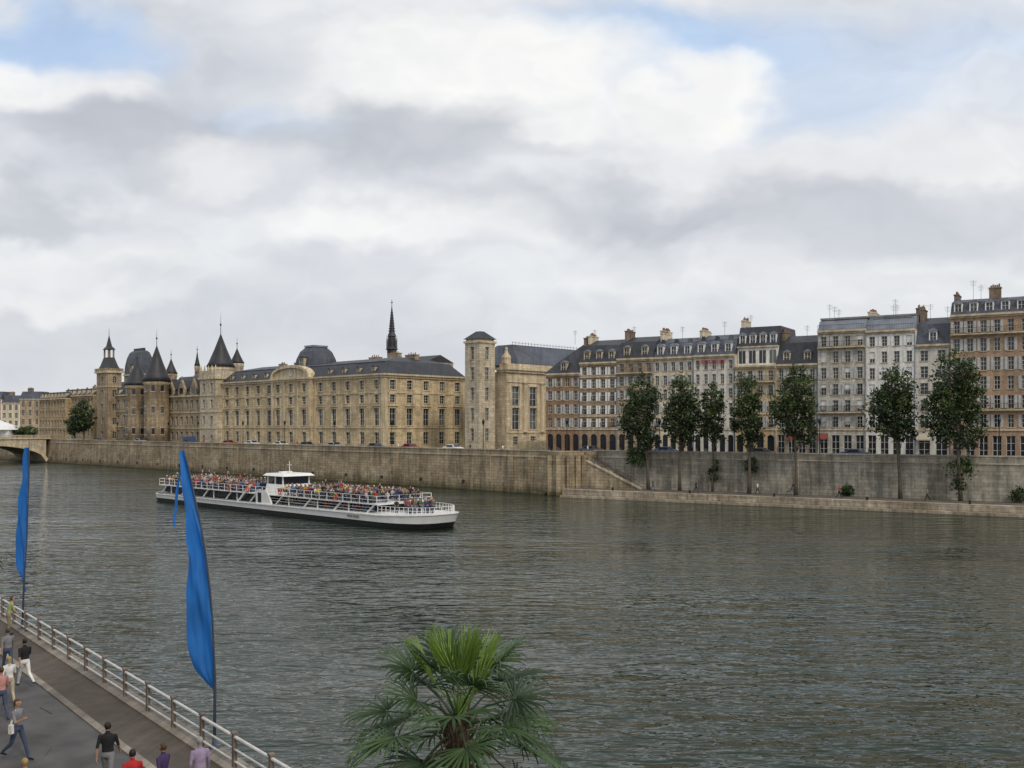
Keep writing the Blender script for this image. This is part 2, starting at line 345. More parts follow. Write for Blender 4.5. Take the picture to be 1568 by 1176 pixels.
def mwing(name,px0,px1,d,pyc,pyr,nb,mat,gables=0,depth=14,rows=None,roof='slate',inset=4.5,dorm=0):
    x0=FL.hit(d,px0); x1=FL.hit(d,px1); w=x1-x0; z=FL.z((x0+x1)/2,d,pyc); zr_=FL.z((x0+x1)/2,d+inset,pyr)
    b=Bld(name,FL,x0,d); n=3; hh=(z-ST)/n
    rs=rows(z) if rows else [dict(z0=ST+i*hh,z1=ST+(i+1)*hh,ww=1.3,wh=hh*.55,sill=hh*.22,arch=(i==1),string=(i<2)) for i in range(n)]
    facade(b,front(),w,nb,rs,mat)
    facade(b,right(w,0),depth,2,[dict(z0=ST,z1=z,blank=True)],mat)
    W=b.p('walls',mat); W.face([(0,0,ST),(0,depth,ST),(0,depth,z),(0,0,z)])
    C=b.p('cornice','trim'); C.box(-.05,w+.05,-.4,depth,z,z+.4)
    b.p('roof',roof).frust(-.1,w+.1,-.2,depth,z+.4,zr_,.5,.5,inset,inset)
    for k in range(gables):
        u=(k+.5)*w/gables; gw=w/gables*.28
        gg=b.p('stone_gables',mat); gg.rings([[(u-gw,-.15,z+.4),(u+gw,-.15,z+.4),(u+gw,-.15,z+2.0),(u,-.15,z+4.6),(u-gw,-.15,z+2.0)],[(u-gw,.5,z+.4),(u+gw,.5,z+.4),(u+gw,.5,z+2.0),(u,.5,z+4.6),(u-gw,.5,z+2.0)]])
        gg.box(u-.1,u+.1,0,.2,z+4.5,z+5.6)
        b.p('gable_roofs',roof).rings([[(u-gw-.1,.503,z+2.0),(u+gw+.1,.503,z+2.0),(u,.503,z+4.5)],[(u-.1,inset,z+2),(u+.1,inset,z+2),(u,inset,z+4.4)]])
        b.p('gable_windows','glass').face([(u-gw*.5,-.16,z+.8),(u+gw*.5,-.16,z+.8),(u+gw*.5,-.16,z+2.4),(u-gw*.5,-.16,z+2.4)])
    for k in range(dorm): dormer(b,front(),(k+.5)*w/dorm,z+.6,1.2,1.4,2.2)
    for k in range(3): chimney(b,w*(.15+.35*k),depth*.6,z+2,zr_+1.4,1.4,1,3,'conc')
    b.done(); return w
mwing('gothic_palace_wing',252,306,13,608,576,7,'conc',gables=3)
x0=FL.hit(12,306); x1=FL.hit(12,330); z=FL.z(x1,12,580)
b=Bld('palace_pavilion',FL,x0,12); w=x1-x0
rs=[dict(z0=ST+i*(z-ST)/4,z1=ST+(i+1)*(z-ST)/4,ww=1.1,wh=2.1 if i else 1.4,sill=1.0,string=True) for i in range(4)]
facade(b,front(),w,2,rs,'conc2'); facade(b,right(w,0),6,1,rs,'conc2')
b.p('walls','conc2').face([(0,0,ST),(0,6,ST),(0,6,z),(0,0,z)])
b.p('cornice','trim').box(-.4,w+.4,-.4,6,z,z+.7)
b.p('parapet','conc2').box(-.1,w+.1,-.1,5.8,z+.703,z+2.2)
for k in range(5): b.p('parapet_finials','trim').lathe(.3+k*(w-.6)/4,.2,[(.25,z+2.2),(.3,z+2.6),(.05,z+3.6)],8)
b.done()
def rtower(name,px,d,r,pyb,pya,mat='conc',slits=3,fin=3.0,body=True):
    x=FL.hit(d,px); z=FL.z(x,d,pyb); za=FL.z(x,d,pya)
    b=Bld(name,FL,x,d)
    b.p('tower_wall',mat).lathe(0,0,[(r*1.03,ST-.5),(r,ST+6),(r,z-1.2),(r*1.1,z-.9),(r*1.1,z)],28)
    b.p('conical_roof','darkslate').lathe(0,0,[(r*1.18,z+.003),(r*.97,z+(za-z)*.14),(r*.5,z+(za-z)*.55),(.12,za)],28)
    b.p('finial','iron').lathe(0,0,[(.09,za-.1),(.07,za+fin*.4),(.28,za+fin*.45),(.06,za+fin*.55),(.02,za+fin)],8)
    for k in range(slits):
        zz=ST+2.5+k*(z-ST-4)/max(1,slits-1)*.9
        for ang in (-2.4,-1.57,-.75,0):
            T=lambda u,w_,zv,a=ang:((r+.02-w_)*math.cos(a)-u*math.sin(a),(r+.02-w_)*math.sin(a)+u*math.cos(a),zv)
            b.p('slit_windows','glass').boxT(T,-.4,.4,-.02,.3,zz,zz+1.7); b.p('window_surrounds','trim').boxT(T,-.6,.6,-.1,.3,zz-.2,zz-.003); b.p('window_surrounds','trim').boxT(T,-.6,.6,-.1,.3,zz+1.703,zz+1.9)
    b.done(smooth=('tower_wall','conical_roof','finial'))
rtower('round_tower',338,20,3.2,562,512,'conc2',fin=5.5)
rtower('round_tower',363,26,1.7,556,534,'conc2',1,3)
rtower('round_tower',302,24,.7,560,540,'conc',1,2)
rtower('round_tower',240,10,3.2,584,530,'conc',fin=4.5)
rtower('round_tower',210,10,3.0,590,552,'conc',fin=2)
rtower('round_tower',262,24,1.6,572,550,'conc',1,3)
mwing('medieval_hall_wing',160,232,14.5,606,583,8,'conc',dorm=5)
x0=FL.hit(24,190); x1=FL.hit(24,214)
b=Bld('domed_pavilion',FL,x0,24); w=x1-x0; q_=5.0; z=FL.z(x0,24,576); zt=FL.z(x0,24,539)
b.p('walls','conc').box(0,w,0,q_,ST,z); b.p('cornice','trim').box(-.3,w+.3,-.3,q_+.3,z+.003,z+.5)
H=zt-z; b.p('dome_roof','slate2').rings([[(i,i,z+.5+q*H),(w-i,i,z+.5+q*H),(w-i,q_-i,z+.5+q*H),(i,q_-i,z+.5+q*H)] for i,q in ((0,0),(.2,.35),(.6,.65),(1.2,.88),(1.8,.96))])
b.p('crest','iron').box(2,w-2,2.2,2.8,z+H,z+H+1); dormer(b,front(0,-.4),w/2,z+1,1.6,2.2,1.5,round_=True)
chimney(b,.8,q_-.8,z+3,zt+.5,1.0,1.0,3,'conc')
b.done()
x0=FL.hit(12,148); x1=FL.hit(12,165); w=x1-x0; dd=4.2
b=Bld('clock_tower',FL,x0,12); z=FL.z(x0,12,572)
rs=[dict(z0=ST+i*(z-ST)/5,z1=ST+(i+1)*(z-ST)/5,ww=1.2,wh=1.9,sill=1.2,string=(i>2),arch=(i==4)) for i in range(5)]
facade(b,front(),w,1,rs,'conc'); facade(b,right(w,0),dd,1,rs,'conc'); W=b.p('walls','conc'); W.face([(0,0,ST),(0,dd,ST),(0,dd,z),(0,0,z)]); W.face([(0,dd,ST),(w,dd,ST),(w,dd,z),(0,dd,z)])
b.p('corbel_gallery','trim').box(-.5,w+.5,-.5,dd+.5,z,z+.6); 
for k in range(9): b.p('battlements','conc').box(-.4+k*(w+.3)/8,-.4+k*(w+.3)/8+.5,-.45,-.15,z+.603,z+1.4); b.p('battlements','conc').box(w+.1,w+.42,-.4+k*(dd+.3)/8,-.4+k*(dd+.3)/8+.5,z+.603,z+1.4)
mz=FL.z(x0,12,548); tz=FL.z(x0,12,524); c=w/2; cd=dd/2
def sq(a,q): a2=a*dd/w; return [(c-a,cd-a2,q),(c+a,cd-a2,q),(c+a,cd+a2,q),(c-a,cd+a2,q)]
b.p('roof','darkslate').rings([sq(a,q) for a,q in ((w*.5,z+.6),(w*.36,z+2.2),(w*.22,mz))])
bf=b.p('belfry_posts','conc')
for sx_ in (-1,1):
    for sy_ in (-1,1): bf.box(c+sx_*w*.18-.2,c+sx_*w*.18+.2,cd+sy_*dd*.18-.2,cd+sy_*dd*.18+.2,mz,mz+2.4)
b.p('belfry_roof','darkslate').rings([sq(a,q) for a,q in ((w*.27,mz+2.4),(w*.12,mz+3.4),(.05,tz+2.0))])
b.p('finial','iron').lathe(c,cd,[(.08,tz+1.8),(.06,tz+3.4),(.01,tz+4.2)],6)
b.done()
def rws(nf):
    def f(z):
        hh=(z-ST-1)/nf
        return [dict(z0=ST,z1=ST+1,blank=True)]+[dict(z0=ST+1+i*hh,z1=ST+1+(i+1)*hh,ww=1.3,wh=hh*.6,sill=hh*.2,string=(i==0)) for i in range(nf)]
    return f
mwing('commercial_court_building',60,100,14,612,603,9,'tan',rows=rws(4),inset=2.5,dorm=8)
mwing('commercial_court_building',100,143,16,607,597,9,'tan',rows=rws(4),inset=2.5,dorm=6)
p=FL.pt(FL.hit(75,600),75); b=Bld('chapel_with_spire',FL,FL.hit(75,600),75); sc=p.y/F
Zs=lambda py: CH+(HZ-py)*sc
b.p('nave_walls','conc').box(-18,22,-5,5,ST,Zs(560)); b.p('nave_roof','darkslate').rings([[(-18,-5.4,Zs(560)),(-18,5.4,Zs(560)),(-18,0,Zs(549))],[(22,-5.4,Zs(560)),(22,5.4,Zs(560)),(22,0,Zs(549))]])
sp=b.p('spire','darkslate')
sp.lathe(0,0,[(1.3,Zs(552)),(1.5,Zs(536)),(1.9,Zs(535)),(1.25,Zs(530)),(1.05,Zs(516)),(1.35,Zs(515)),(.8,Zs(508)),(.55,Zs(492)),(.35,Zs(480)),(.08,Zs(468))],8)
for k in range(8):
    a=k*math.pi/4
    sp.lathe(1.5*math.cos(a),1.5*math.sin(a),[(.16,Zs(536)),(.16,Zs(522)),(.02,Zs(514))],5)
    for q in range(8): sp.lathe((.9-.09*q)*math.cos(a),(.9-.09*q)*math.sin(a),[(.1,Zs(508-4*q)),(.16,Zs(507-4*q)),(.02,Zs(505-4*q))],4)
sp.box(-.5,.5,-.05,.05,Zs(464),Zs(463)); sp.box(-.06,.06,-.06,.06,Zs(469),Zs(459))
b.done()

# ---- right-hand Parisian houses
d=28.0
HCOL=dict(
 a=stone('plaster_brown_brick',(.42,.26,.15),(.4,.12),.18,.28),
 b=stone('plaster_tan',(.52,.41,.28),(1.2,.4),.2,.32),
 j=stone('plaster_ochre_tan',(.42,.31,.20),(1.2,.4),.2,.32),
 k=stone('plaster_ochre',(.58,.45,.26),None,.14,.28),
 c=stone('plaster_cream',(.70,.62,.47),None,.12,.26),
 l=stone('plaster_ivory',(.70,.67,.60),None,.12,.28),
 d=stone('plaster_white',(.78,.77,.72),None,.08,.2),
 e=stone('limestone_grey_house',(.46,.40,.32),(1.2,.4),.2,.32),
 f=stone('limestone_pale_house',(.60,.56,.48),(1.3,.4),.14,.28),
 h=stone('brick_beige',(.56,.39,.26),(.3,.1),.14,.24))
houses=[
 (836,888,574,524,4,4,'a','shut','slate',1,True,'brick_corner_house'),
 (888,945,557,519,5,4,'j','shutw','slate',3,True,'stone_apartment_house'),
 (945,1000,551,514,5,4,'b','shut','slate',2,True,'stone_apartment_house'),
 (1000,1062,549,516,5,5,'c','shut','slate2',3,True,'plaster_apartment_house'),
 (1062,1125,546,511,5,5,'l',None,'slate2',3,True,'plaster_apartment_house'),
 (1125,1188,562,500,4,4,'k','shut','slate',3,True,'apartment_house_with_attic'),
 (1188,1252,560,512,4,4,'e','shut','slate',2,False,'narrow_apartment_house'),
 (1252,1326,508,486,6,4,'f','shut','zinc',0,False,'limestone_apartment_house'),
 (1326,1402,508,482,6,4,'d','shutw','zinc',0,False,'white_apartment_house'),
 (1402,1455,530,484,5,2,'l',None,'slate2',1,False,'slim_apartment_house'),
 (1455,1602,482,453,6,7,'h','shut','slate2',6,False,'beige_brick_apartment_house'),
 (1602,1760,470,430,6,7,'c','shut','slate',5,False,'plaster_apartment_house'),
 (1760,1960,450,400,6,8,'e','shut','slate',5,False,'stone_apartment_house')]
for i,(p0,p1,pc_,pr,nf,nb,mt,sh,rm,nd,ag,nm) in enumerate(houses):
    off=[0,0,.0,.25,.0,-.15,.5,.0,.2,.3,-.1,0,0][i]
    dd=d+off; x0=FRt.hit(dd,p0)+.01; x1=FRt.hit(dd,p1); w=x1-x0; xm=(x0+x1)/2
    z=FRt.z(xm,dd,pc_); zr_=FRt.z(xm,dd+2.5,pr); mat=HCOL[mt]
    b=Bld(nm,FRt,x0,dd); gf=4.2; hh=(z-ST-gf)/nf; cw=w/nb
    rows=[dict(z0=ST,z1=ST+gf,ww=min(2.0,cw*.68),wh=3.3,sill=.02,arch=ag,frame=not ag,string=True)]
    for k in range(nf):
        rows.append(dict(z0=ST+gf+k*hh,z1=ST+gf+(k+1)*hh,ww=min(1.15,cw*.46),wh=hh*.66 if k<nf-1 else hh*.6,sill=hh*.14,shut=sh,sp=R(.6,.95),rail=(k<3 and i%2==1),half=(mt in 'cdf'),
              balc=(k in ((1,nf-1) if i in (7,10) else (nf-1,) if i in (2,5) else ())),string=(k in (0,nf-2) and i in (1,2,5,7,10))))
    facade(b,front(),w,nb,rows,mat,r=.25)
    W=b.p('walls',mat); dep=13
    W.face([(0,0,ST),(0,dep,ST),(0,dep,z),(0,0,z)]); W.face([(w,0,ST),(w,dep,ST),(w,dep,z),(w,0,z)]); W.face([(0,dep,ST),(w,dep,ST),(w,dep,z),(0,dep,z)])
    C=b.p('cornice','trim'); C.box(.0,w,-.45,dep,z+.003,z+.3); C.box(0,w,-.2,.02,z-.25,z-.003)
    RR=b.p('roof',rm)
    DP=b.p('drainpipes','zinc'); DP.box(w-.16,w-.05,-.14,-.03,ST+.3,z-.3)
    if i==0:
        RR.rings([[(-.2,-.2,z+.3),(w,-.2,z+.3),(w,dep,z+.3),(-.2,dep,z+.3)],[(1.6,1.6,z+2.4),(w,1.6,z+2.4),(w,dep-1.6,z+2.4),(1.6,dep-1.6,z+2.4)],[(w-1.2,5,zr_),(w,5,zr_),(w,dep-5,zr_),(w-1.2,dep-5,zr_)]])
        facade(b,left(0,dep),dep,4,rows[:],mat,r=.25)
    elif i==5:
        zm=FRt.z(xm,dd+1.2,532)
        A=b.p('attic_storey',HCOL['d']); A.box(0.05,w-.05,1.3,dep,z+.3,zm)
        for k in range(nb):
            c=(k+.5)*cw; b.p('window_glass','glass').boxT(front(),c-.55,c+.55,1.27,1.32,z+.7,zm-.5)
            b.p('window_frames','wframe').box(c-.04,c+.04,1.24,1.268,z+.7,zm-.5)
        b.p('attic_cornice','trim').box(0,w,1.0,dep,zm+.003,zm+.25)
        RR.frust(0.02,w-.02,1.2,dep,zm+.25,zr_,0,0,1.6,1.6)
        for k in range(nb): dormer(b,front(0,1.3),(k+.5)*cw,zm+.5,1.1,1.7,1.6,rm='zinc',wm='shutw')
    else:
        RR.frust(0.02,w-.02,-.1,dep,z+.3,z+.3+(zr_-z-.3)*.72,0,0,min(1.8,(zr_-z)*.5),1.8)
        RR.frust(0.02,w-.02,min(1.8,(zr_-z)*.5)-.1,dep-1.8,z+.3+(zr_-z-.3)*.72+.003,zr_,0,0,3.5,3.5)
    if i!=5:
        for k in range(nd): dormer(b,front(0,.1),(k+.5)*w/nd,z+.55,1.15,min(1.7,(zr_-z)*.5),1.8,rm='zinc',wm=('shutw' if i in(3,4,10,9) else 'trim'),round_=(i in (3,9,4)))
        if i in (3,4,10):
            for k in range(nd): b.p('skylights','glass').frust((k+.3)*w/nd,(k+.3)*w/nd+.7,1.6,2.6,zr_-1.2,zr_-.4,.1,.1,.2,.2)
    if i in (7,8):
        A=b.p('attic_storey',mat); zz=zr_-.1
        A.box(.2,w-.2,1.5,dep-1,z+.3,zz-.3); b.p('attic_windows','glass').box(.8,w-.8,1.46,1.52,z+.6,zz-.5); b.p('attic_roof','zinc').box(.1,w-.1,1.2,dep-.8,zz-.297,zz)
        I=b.p('balcony_rails','iron'); I.box(0,w,-.3,-.26,z+1.1,z+1.15)
        for k in range(int(w/.25)): I.box(k*.25,k*.25+.03,-.29,-.265,z+.3,z+1.1)
    if i not in (7,):
        chimney(b,.45 if i!=0 else w-.4,4.5,z+1,zr_+R(.3,1.1),.6,3.2,6,mat='brickch' if i in(0,2,6,9,10) else HCOL['c'])
    if i in (2,3,7,8,10): chimney(b,w-.42,7,z+1,zr_+R(.6,1.3),.6,4.2,7,mat=HCOL['c'] if i<8 else 'brickch')
    if i in (10,11): chimney(b,w*.45,4.2,z+1,zr_+1.3,1.6,.8,5)
    for k in range(1 if i<7 else 3): aerial(b,R(.5,w-.5),R(2.5,6),zr_-.3,R(1.8,3.0))
    if not ag and i<12:
        aw=b.p('awning',plain('awning_%d'%i,random.choice([(.2,.05,.04),(.4,.36,.28),(.25,.22,.18)]),.8,.1))
        for k in range(nb):
            if random.random()<.2:
                a=k*cw+.2; e=a+cw-.4
                aw.rings([[(a,-.05,ST+3.5),(a,-.05,ST+3.6),(a,-1.2,ST+2.75),(a,-1.2,ST+2.6)],[(e,-.05,ST+3.5),(e,-.05,ST+3.6),(e,-1.2,ST+2.75),(e,-1.2,ST+2.6)]])
    if i==4:
        sg=b.p('roof_sign_letters',plain('red_letters',(.35,.04,.03),.6,.1))
        for k in range(8): 
            a=1.0+k*.62; sg.box(a-.16,a+.16,-.3,-.22,z-1.1,z-.98); sg.box(a-.16,a-.07,-.3,-.22,z-.978,z-.45); sg.box(a+.05,a+.14,-.3,-.22,z-.978,z-.5)
    b.done()

# ------------------------------------------------------------------ ground, embankments
def poly(name,pts,z,mat):
    mb=MB(); mb.face([(p[0],p[1],z) for p in pts]); return mb.build(name,mat)
gp=[FL.pt(-262,.3),(-330,470),(-1200,900),(-1200,3000),(3000,3000),(3000,-1600),FRt.pt(420,8.4),FRt.pt(0,8.4),(11,153.4),(7,154.2)]
poly('ground',[tuple(p) for p in gp],ST,M['ground'])
rb=[FL.pt(-260,3.2),FL.pt(-14,3.2),FL.pt(-14,10.5),FL.pt(-260,10.5)]; poly('road',[tuple(p) for p in rb],ST+.004,M['asph'])
rb=[FRt.pt(6,12),FRt.pt(300,12),FRt.pt(300,23),FRt.pt(0,23)]; poly('road',[tuple(p) for p in rb],ST+.004,M['asph'])
def wallobj(name,fr,x0,x1,d0,z1,mat,batter=.5,th=.5,z0=-2,cop=True):
    mb=MB(); 
    mb.rings([[(x0,-batter,z0),(x1,-batter,z0),(x1,th,z0),(x0,th,z0)],[(x0,0,z1-1.0),(x1,0,z1-1.0),(x1,th,z1-1.0),(x0,th,z1-1.0)]])
    mb.box(x0,x1,0.1,th-.003,z1-.997,z1-.18)
    p=fr.pt(0,d0); e=empty(name,p.x,p.y,0,fr.a)
    mb.build('masonry',mat,e)
    c=MB(); 
    n=int((x1-x0)/2.0)
    for k in range(n):
        a=x0+(x1-x0)*k/n; bb=x0+(x1-x0)*(k+1)/n; dz=R(0,.012)
        c.box(a+.008,bb-.008,.0,th+.05,z1-.18,z1+dz)
    c.box(x0,x1,-.14,.3,z1-1.15,z1-.97)
    c.build('coping',M['cope'],e); return e
e=wallobj('embankment_wall',FL,-262,0,0,6.95,M['quay'])
mm=MB()
for x in (-92,-37,-13,-8,-3.5): mm.box(x-.5,x+.5,-.45,0.02,-1,5.9)
mm.build('buttress_bands',M['quay'],e)
mm=MB()
for x in np.arange(-250,-10,11.0):
    mm.box(x-.25,x+.25,-.42,.0,1.1,1.6)
    mm.tube([(x+3,-.45,2.6),(x+3,-.55,2.5),(x+3,-.5,2.2)],.05,6)
mm.build('drain_outlets_and_rings',M['black'],e)
mm=MB(); mm.box(-262,0,-1.0,-.35,-2,.32); mm.build('footing_ledge',M['quay'],e)
e=wallobj('embankment_wall',FRt,-.8,420,8,7.0,M['quayr'],batter=.3)
mm=MB()
for x in np.arange(12,300,19.0): mm.box(x-.35,x+.35,-.22,.0,-1,5.95)
mm.build('pilaster_bands',M['quayr'],e)
mb=MB(); P=[(5.4,154.3),(5.9,152.9),(7.2,151.7),(8.8,151.4),(10.2,151.7),(11.2,152.2),(12.4,152.6),(13.4,153.6),(14,156),(7,157)]
mb.rings([[(x+(x-9.5)*.03,y-.25,-2) for x,y in P],[(x,y,5.95) for x,y in P]])
mb.rings([[(x,y,5.953) for x,y in P],[(x,y,6.8) for x,y in P]])
for k in range(1,6): 
    x,y=P[k]; mb.box(x-.35,x+.35,y-.5,y+.1,-1,6.2)
o=mb.build('quay_corner_bastion',M['quay'])
p=FRt.pt(0,0); e=empty('lower_quay',p.x,p.y,0,FRt.a)
mb=MB(); mb.rings([[(-2.2,0,-2),(420,0,-2),(420,9,-2),(-2.2,9,-2)],[(-2.2,.25,1.15),(420,.25,1.15),(420,9,1.15),(-2.2,9,1.15)]]); mb.build('quay_body',M['quaylow'],e)
mb=MB(); mb.face([(-2.0,1.0,1.19),(420,1.0,1.19),(420,7.72,1.19),(-2.0,7.72,1.19)]); mb.build('paving',M['walk'],e)
mb=MB(); 
for k in range(210): mb.box(-2.2+k*2+.01,-.2+k*2-.01,.22,.99,1.153,1.26)
mb.build('kerb_stones',M['cope'],e)
mb=MB(); mb.box(-2.2,420,-.6,.1,-2,.35); mb.build('footing_ledge',M['quaylow'],e)
mb=MB()
for k in range(30): 
    x=6+k*12; mb.lathe(x,.6,[(.16,1.26),(.13,1.4),(.13,1.55),(.2,1.6),(.18,1.7),(.05,1.74)],10)
mb.build('mooring_bollards',M['black'],e,True)
e=empty('quay_stairs',p.x,p.y,0,FRt.a); mb=MB()
ns=26
for k in range(ns):
    x=-1.2+k*.34; zt_=5.9-k*(4.6/ns); mb.box(x,x+.338,5.56,7.66,1.0,zt_)
mb.build('steps',M['quaylow'],e)
mb=MB(); mb.rings([[(-2.2,5.2,-1),(-2.2,5.55,-1),(-2.2,5.55,5.9),(-2.2,5.2,5.9)],[(8.2,5.2,-1),(8.2,5.55,-1),(8.2,5.55,1.3),(8.2,5.2,1.3)]])
mb.build('stair_side_wall',M['quay'],e)
mb=MB(); mb.rings([[(-2.2,5.05,5.91),(-2.2,5.7,5.91),(-2.2,5.7,6.16),(-2.2,5.05,6.16)],[(8.4,5.05,1.22),(8.4,5.7,1.22),(8.4,5.7,1.47),(8.4,5.05,1.47)]])
mb.build('stair_coping',M['cope'],e)
mb=MB(); mb.tube([(-2,5.4,7.0),(8.2,5.4,2.4)],.03,6)
for k in range(9): mb.tube([(-1.8+k*1.22,5.4,6.0-k*.54),(-1.8+k*1.22,5.4,6.92-k*.55)],.025,6)
mb.build('stair_handrail',M['iron'],e)

# ------------------------------------------------------------------ bridge
xB=-197.0
p=FL.pt(xB,0); e=empty('stone_arch_bridge',p.x,p.y,0,FL.a)
mb=MB(); tr=MB()
sp_=31.0; pier=4.0
yy=-1.0
for a in range(3):
    c=yy-sp_/2; n=24
    zf=lambda t:.2+4.9*math.sqrt(max(0,1-((t-c)/(sp_/2))**2))
    for k in range(n):
        t0=yy-sp_*k/n; t1=yy-sp_*(k+1)/n
        for X in (0,-22): mb.face([(X,t0,zf(t0)),(X,t1,zf(t1)),(X,t1,6.9),(X,t0,6.9)])
        mb.face([(0,t0,zf(t0)),(0,t1,zf(t1)),(-22,t1,zf(t1)),(-22,t0,zf(t0))])
        tr.rings([[(.12,t0,zf(t0)),(.12,t1,zf(t1)),(.12,t1+(t1-c)*.04,zf(t1)+.75),(.12,t0+(t0-c)*.04,zf(t0)+.75)],[(.003,t0,zf(t0)),(.003,t1,zf(t1)),(.003,t1+(t1-c)*.04,zf(t1)+.75),(.003,t0+(t0-c)*.04,zf(t0)+.75)]])
    mb.box(-22.8,1.2,yy-sp_-pier,yy-sp_,-2,3.2); mb.box(-22,0,yy-sp_-pier,yy-sp_,3.203,6.9)
    yy-=sp_+pier
mb.build('arches_and_piers',M['conc2'],e)
tr.box(-22.4,.35,yy,.2,6.903,7.25); tr.box(-.1,.2,yy,.2,7.95,8.12)
for k in range(260): tr.lathe(.05,-k*.4,[(.1,7.25),(.13,7.5),(.07,7.8),(.1,7.95)],6)
tr.build('voussoirs_and_balustrade',M['trim'],e)
mb=MB(); mb.box(-21,-1,yy,.2,7.253,7.27); mb.build('bridge_deck',M['asph'],e)

for k,(p0,p1,pt,mt) in enumerate([(-60,2,606,'tan'),(2,30,612,'c'),(30,62,606,'b')]):
    Yf=470; x0=(p0-CX)/F*Yf; x1=(p1-CX)/F*Yf; z=CH+(HZ-pt-6)/F*Yf
    fr=Frame(x0,Yf,0); b=Bld('distant_apartment_building',fr,0,0); w=x1-x0-.2; nf=4; hh=(z-ST-.5)/nf
    facade(b,front(),w,max(3,int(w/3)),[dict(z0=ST-1,z1=ST+.5,blank=True)]+[dict(z0=ST+.5+i*hh,z1=ST+.5+(i+1)*hh,ww=1.3,wh=hh*.6,sill=hh*.2) for i in range(nf)],M['tan'] if mt=='tan' else HCOL[mt])
    b.p('cornice','trim').box(0,w,-.4,12,z+.003,z+.4); b.p('roof','slate2').frust(0,w,-.2,12,z+.4,z+4,0.2,.2,2.5,2.5); chimney(b,w*.3,5,z+2,z+5.5,2.5,1,4); b.done()
fr=Frame(-205,395,0); b=Bld('white_marquee',fr,0,0)
b.p('marquee_walls','white').box(-14,2,0,8,ST,ST+3.2); b.p('canopy','white').lathe(-6,4,[(9.5,ST+3.2),(8.6,ST+4.6),(5,ST+6.0),(1,ST+7.6),(.1,ST+9)],16); b.done()

# ------------------------------------------------------------------ vegetation
def tree(name,x,y,z0,th,crown,tr=.18,leaf=.24,dens=1.0,lean=0,nclump=None,seed=0):
    rnd=random.Random(seed); e=empty(name,x,y,z0)
    T=MB()
    pts=[(lean*(t**1.5)+.12*math.sin(t*5+seed),.1*math.sin(t*4+seed*2),th*t) for t in np.linspace(0,1,9)]
    T.tube(pts,[tr*(1.25 if k==0 else 1)*(1-.8*k/8) for k in range(9)],9)
    L=MB()
    for (cx,cy,cz,rx,ry,rz) in crown:
        nc=nclump or int(rx*ry*rz*2.1*dens)+9
        for c in range(nc):
            while True:
                a=Vector((rnd.uniform(-1,1),rnd.uniform(-1,1),rnd.uniform(-1,1)))
                if a.length<1 and a.length>.2: break
            tz=a.z; f=1.0 if tz<0 else 1-.4*tz*tz
            P=Vector((cx+a.x*rx*f,cy+a.y*ry*f,cz+a.z*rz)); cr=rnd.uniform(.4,1.1)*min(1,rx/1.6)
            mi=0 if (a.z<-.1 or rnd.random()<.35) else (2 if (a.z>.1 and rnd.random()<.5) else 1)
            if rnd.random()<.3:
                tk=min(1,max(.3,(P.z-1.2)/th)); kp=Vector(pts[int(tk*8)]) if tk<1 else Vector(pts[8])
                T.tube([kp,(kp+P)/2+Vector((0,0,-.15)),P],[tr*.3,tr*.18,.02],5)
            for q in range(int(40*dens)):
                v=Vector((rnd.gauss(0,1),rnd.gauss(0,1),rnd.gauss(0,.8)))*cr*.54; o=P+v
                s=leaf*rnd.uniform(.6,1.3)
                n1=Vector((rnd.gauss(0,1),rnd.gauss(0,1),rnd.gauss(0,1))).normalized(); n2=n1.cross(Vector((rnd.gauss(0,1),rnd.gauss(0,1),rnd.gauss(0,1)))).normalized()
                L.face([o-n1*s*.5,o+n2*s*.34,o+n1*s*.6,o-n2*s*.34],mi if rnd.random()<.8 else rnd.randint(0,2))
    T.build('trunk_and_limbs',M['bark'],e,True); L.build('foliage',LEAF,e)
    return e
ZQ=1.19
for i,(tp,c0,c1,ct,cbm,dq) in enumerate([(993,947,1010,570,690,6.2),(1042,1012,1072,574,684,6.4),(1092,1066,1108,584,684,6.8),(1147,1118,1167,570,682,5.6),(1218,1180,1252,562,682,5.6),(1377,1326,1403,558,678,6.2),(1470,1410,1510,532,690,6.2)]):
    x=FRt.hit(dq,tp); P=FRt.pt(x,dq); s=P.y/F
    zt_=CH+(HZ-ct)*s; zb_=CH+(HZ-cbm)*s; cx=((c0+c1)/2-tp)*s; rw=(c1-c0)/2*s
    H=zt_-zb_; cz=(zt_+zb_)/2-ZQ
    cr=[(cx,0,cz-H*.12,rw*.9,2.6,H*.34),(cx*.7+.3,.2,cz+H*.22,rw*.7,2.2,H*.28),(cx+rw*.35,0,cz-H*.3,rw*.6,1.8,H*.18),(cx-rw*.5,-.3,cz-H*.05,rw*.5,1.6,H*.25),(cx+rw*.45,.2,cz+H*.06,rw*.45,1.6,H*.2)]
    if i==0: cr.append((-1.6,0,cz-H*.57,1.5,1,1.6))
    if i==6: cr+= [(.1,0,3.8,1.4,1.3,2.4)]
    tree('plane_tree',P.x,P.y,ZQ,(zt_-ZQ)*.88,cr,tr=.26 if i not in(2,) else .17,lean=cx*.6,seed=i+3,leaf=.36)
for i,(px,dq,z0,rx,rz) in enumerate([(1092,6.9,2.6,.9,1.9),(1150,7.0,3.6,.9,1.3),(1297,7.0,0.5,.7,.8),(1562,6.8,.6,1.1,.9),(967,7,4.4,.8,1.4)]):
    P=FRt.pt(FRt.hit(dq,px),dq); tree('shrub',P.x,P.y,ZQ,z0+.3,[(0,0,z0+rz*.4,rx,.7,rz)],tr=.06,seed=30+i,leaf=.24,nclump=22)
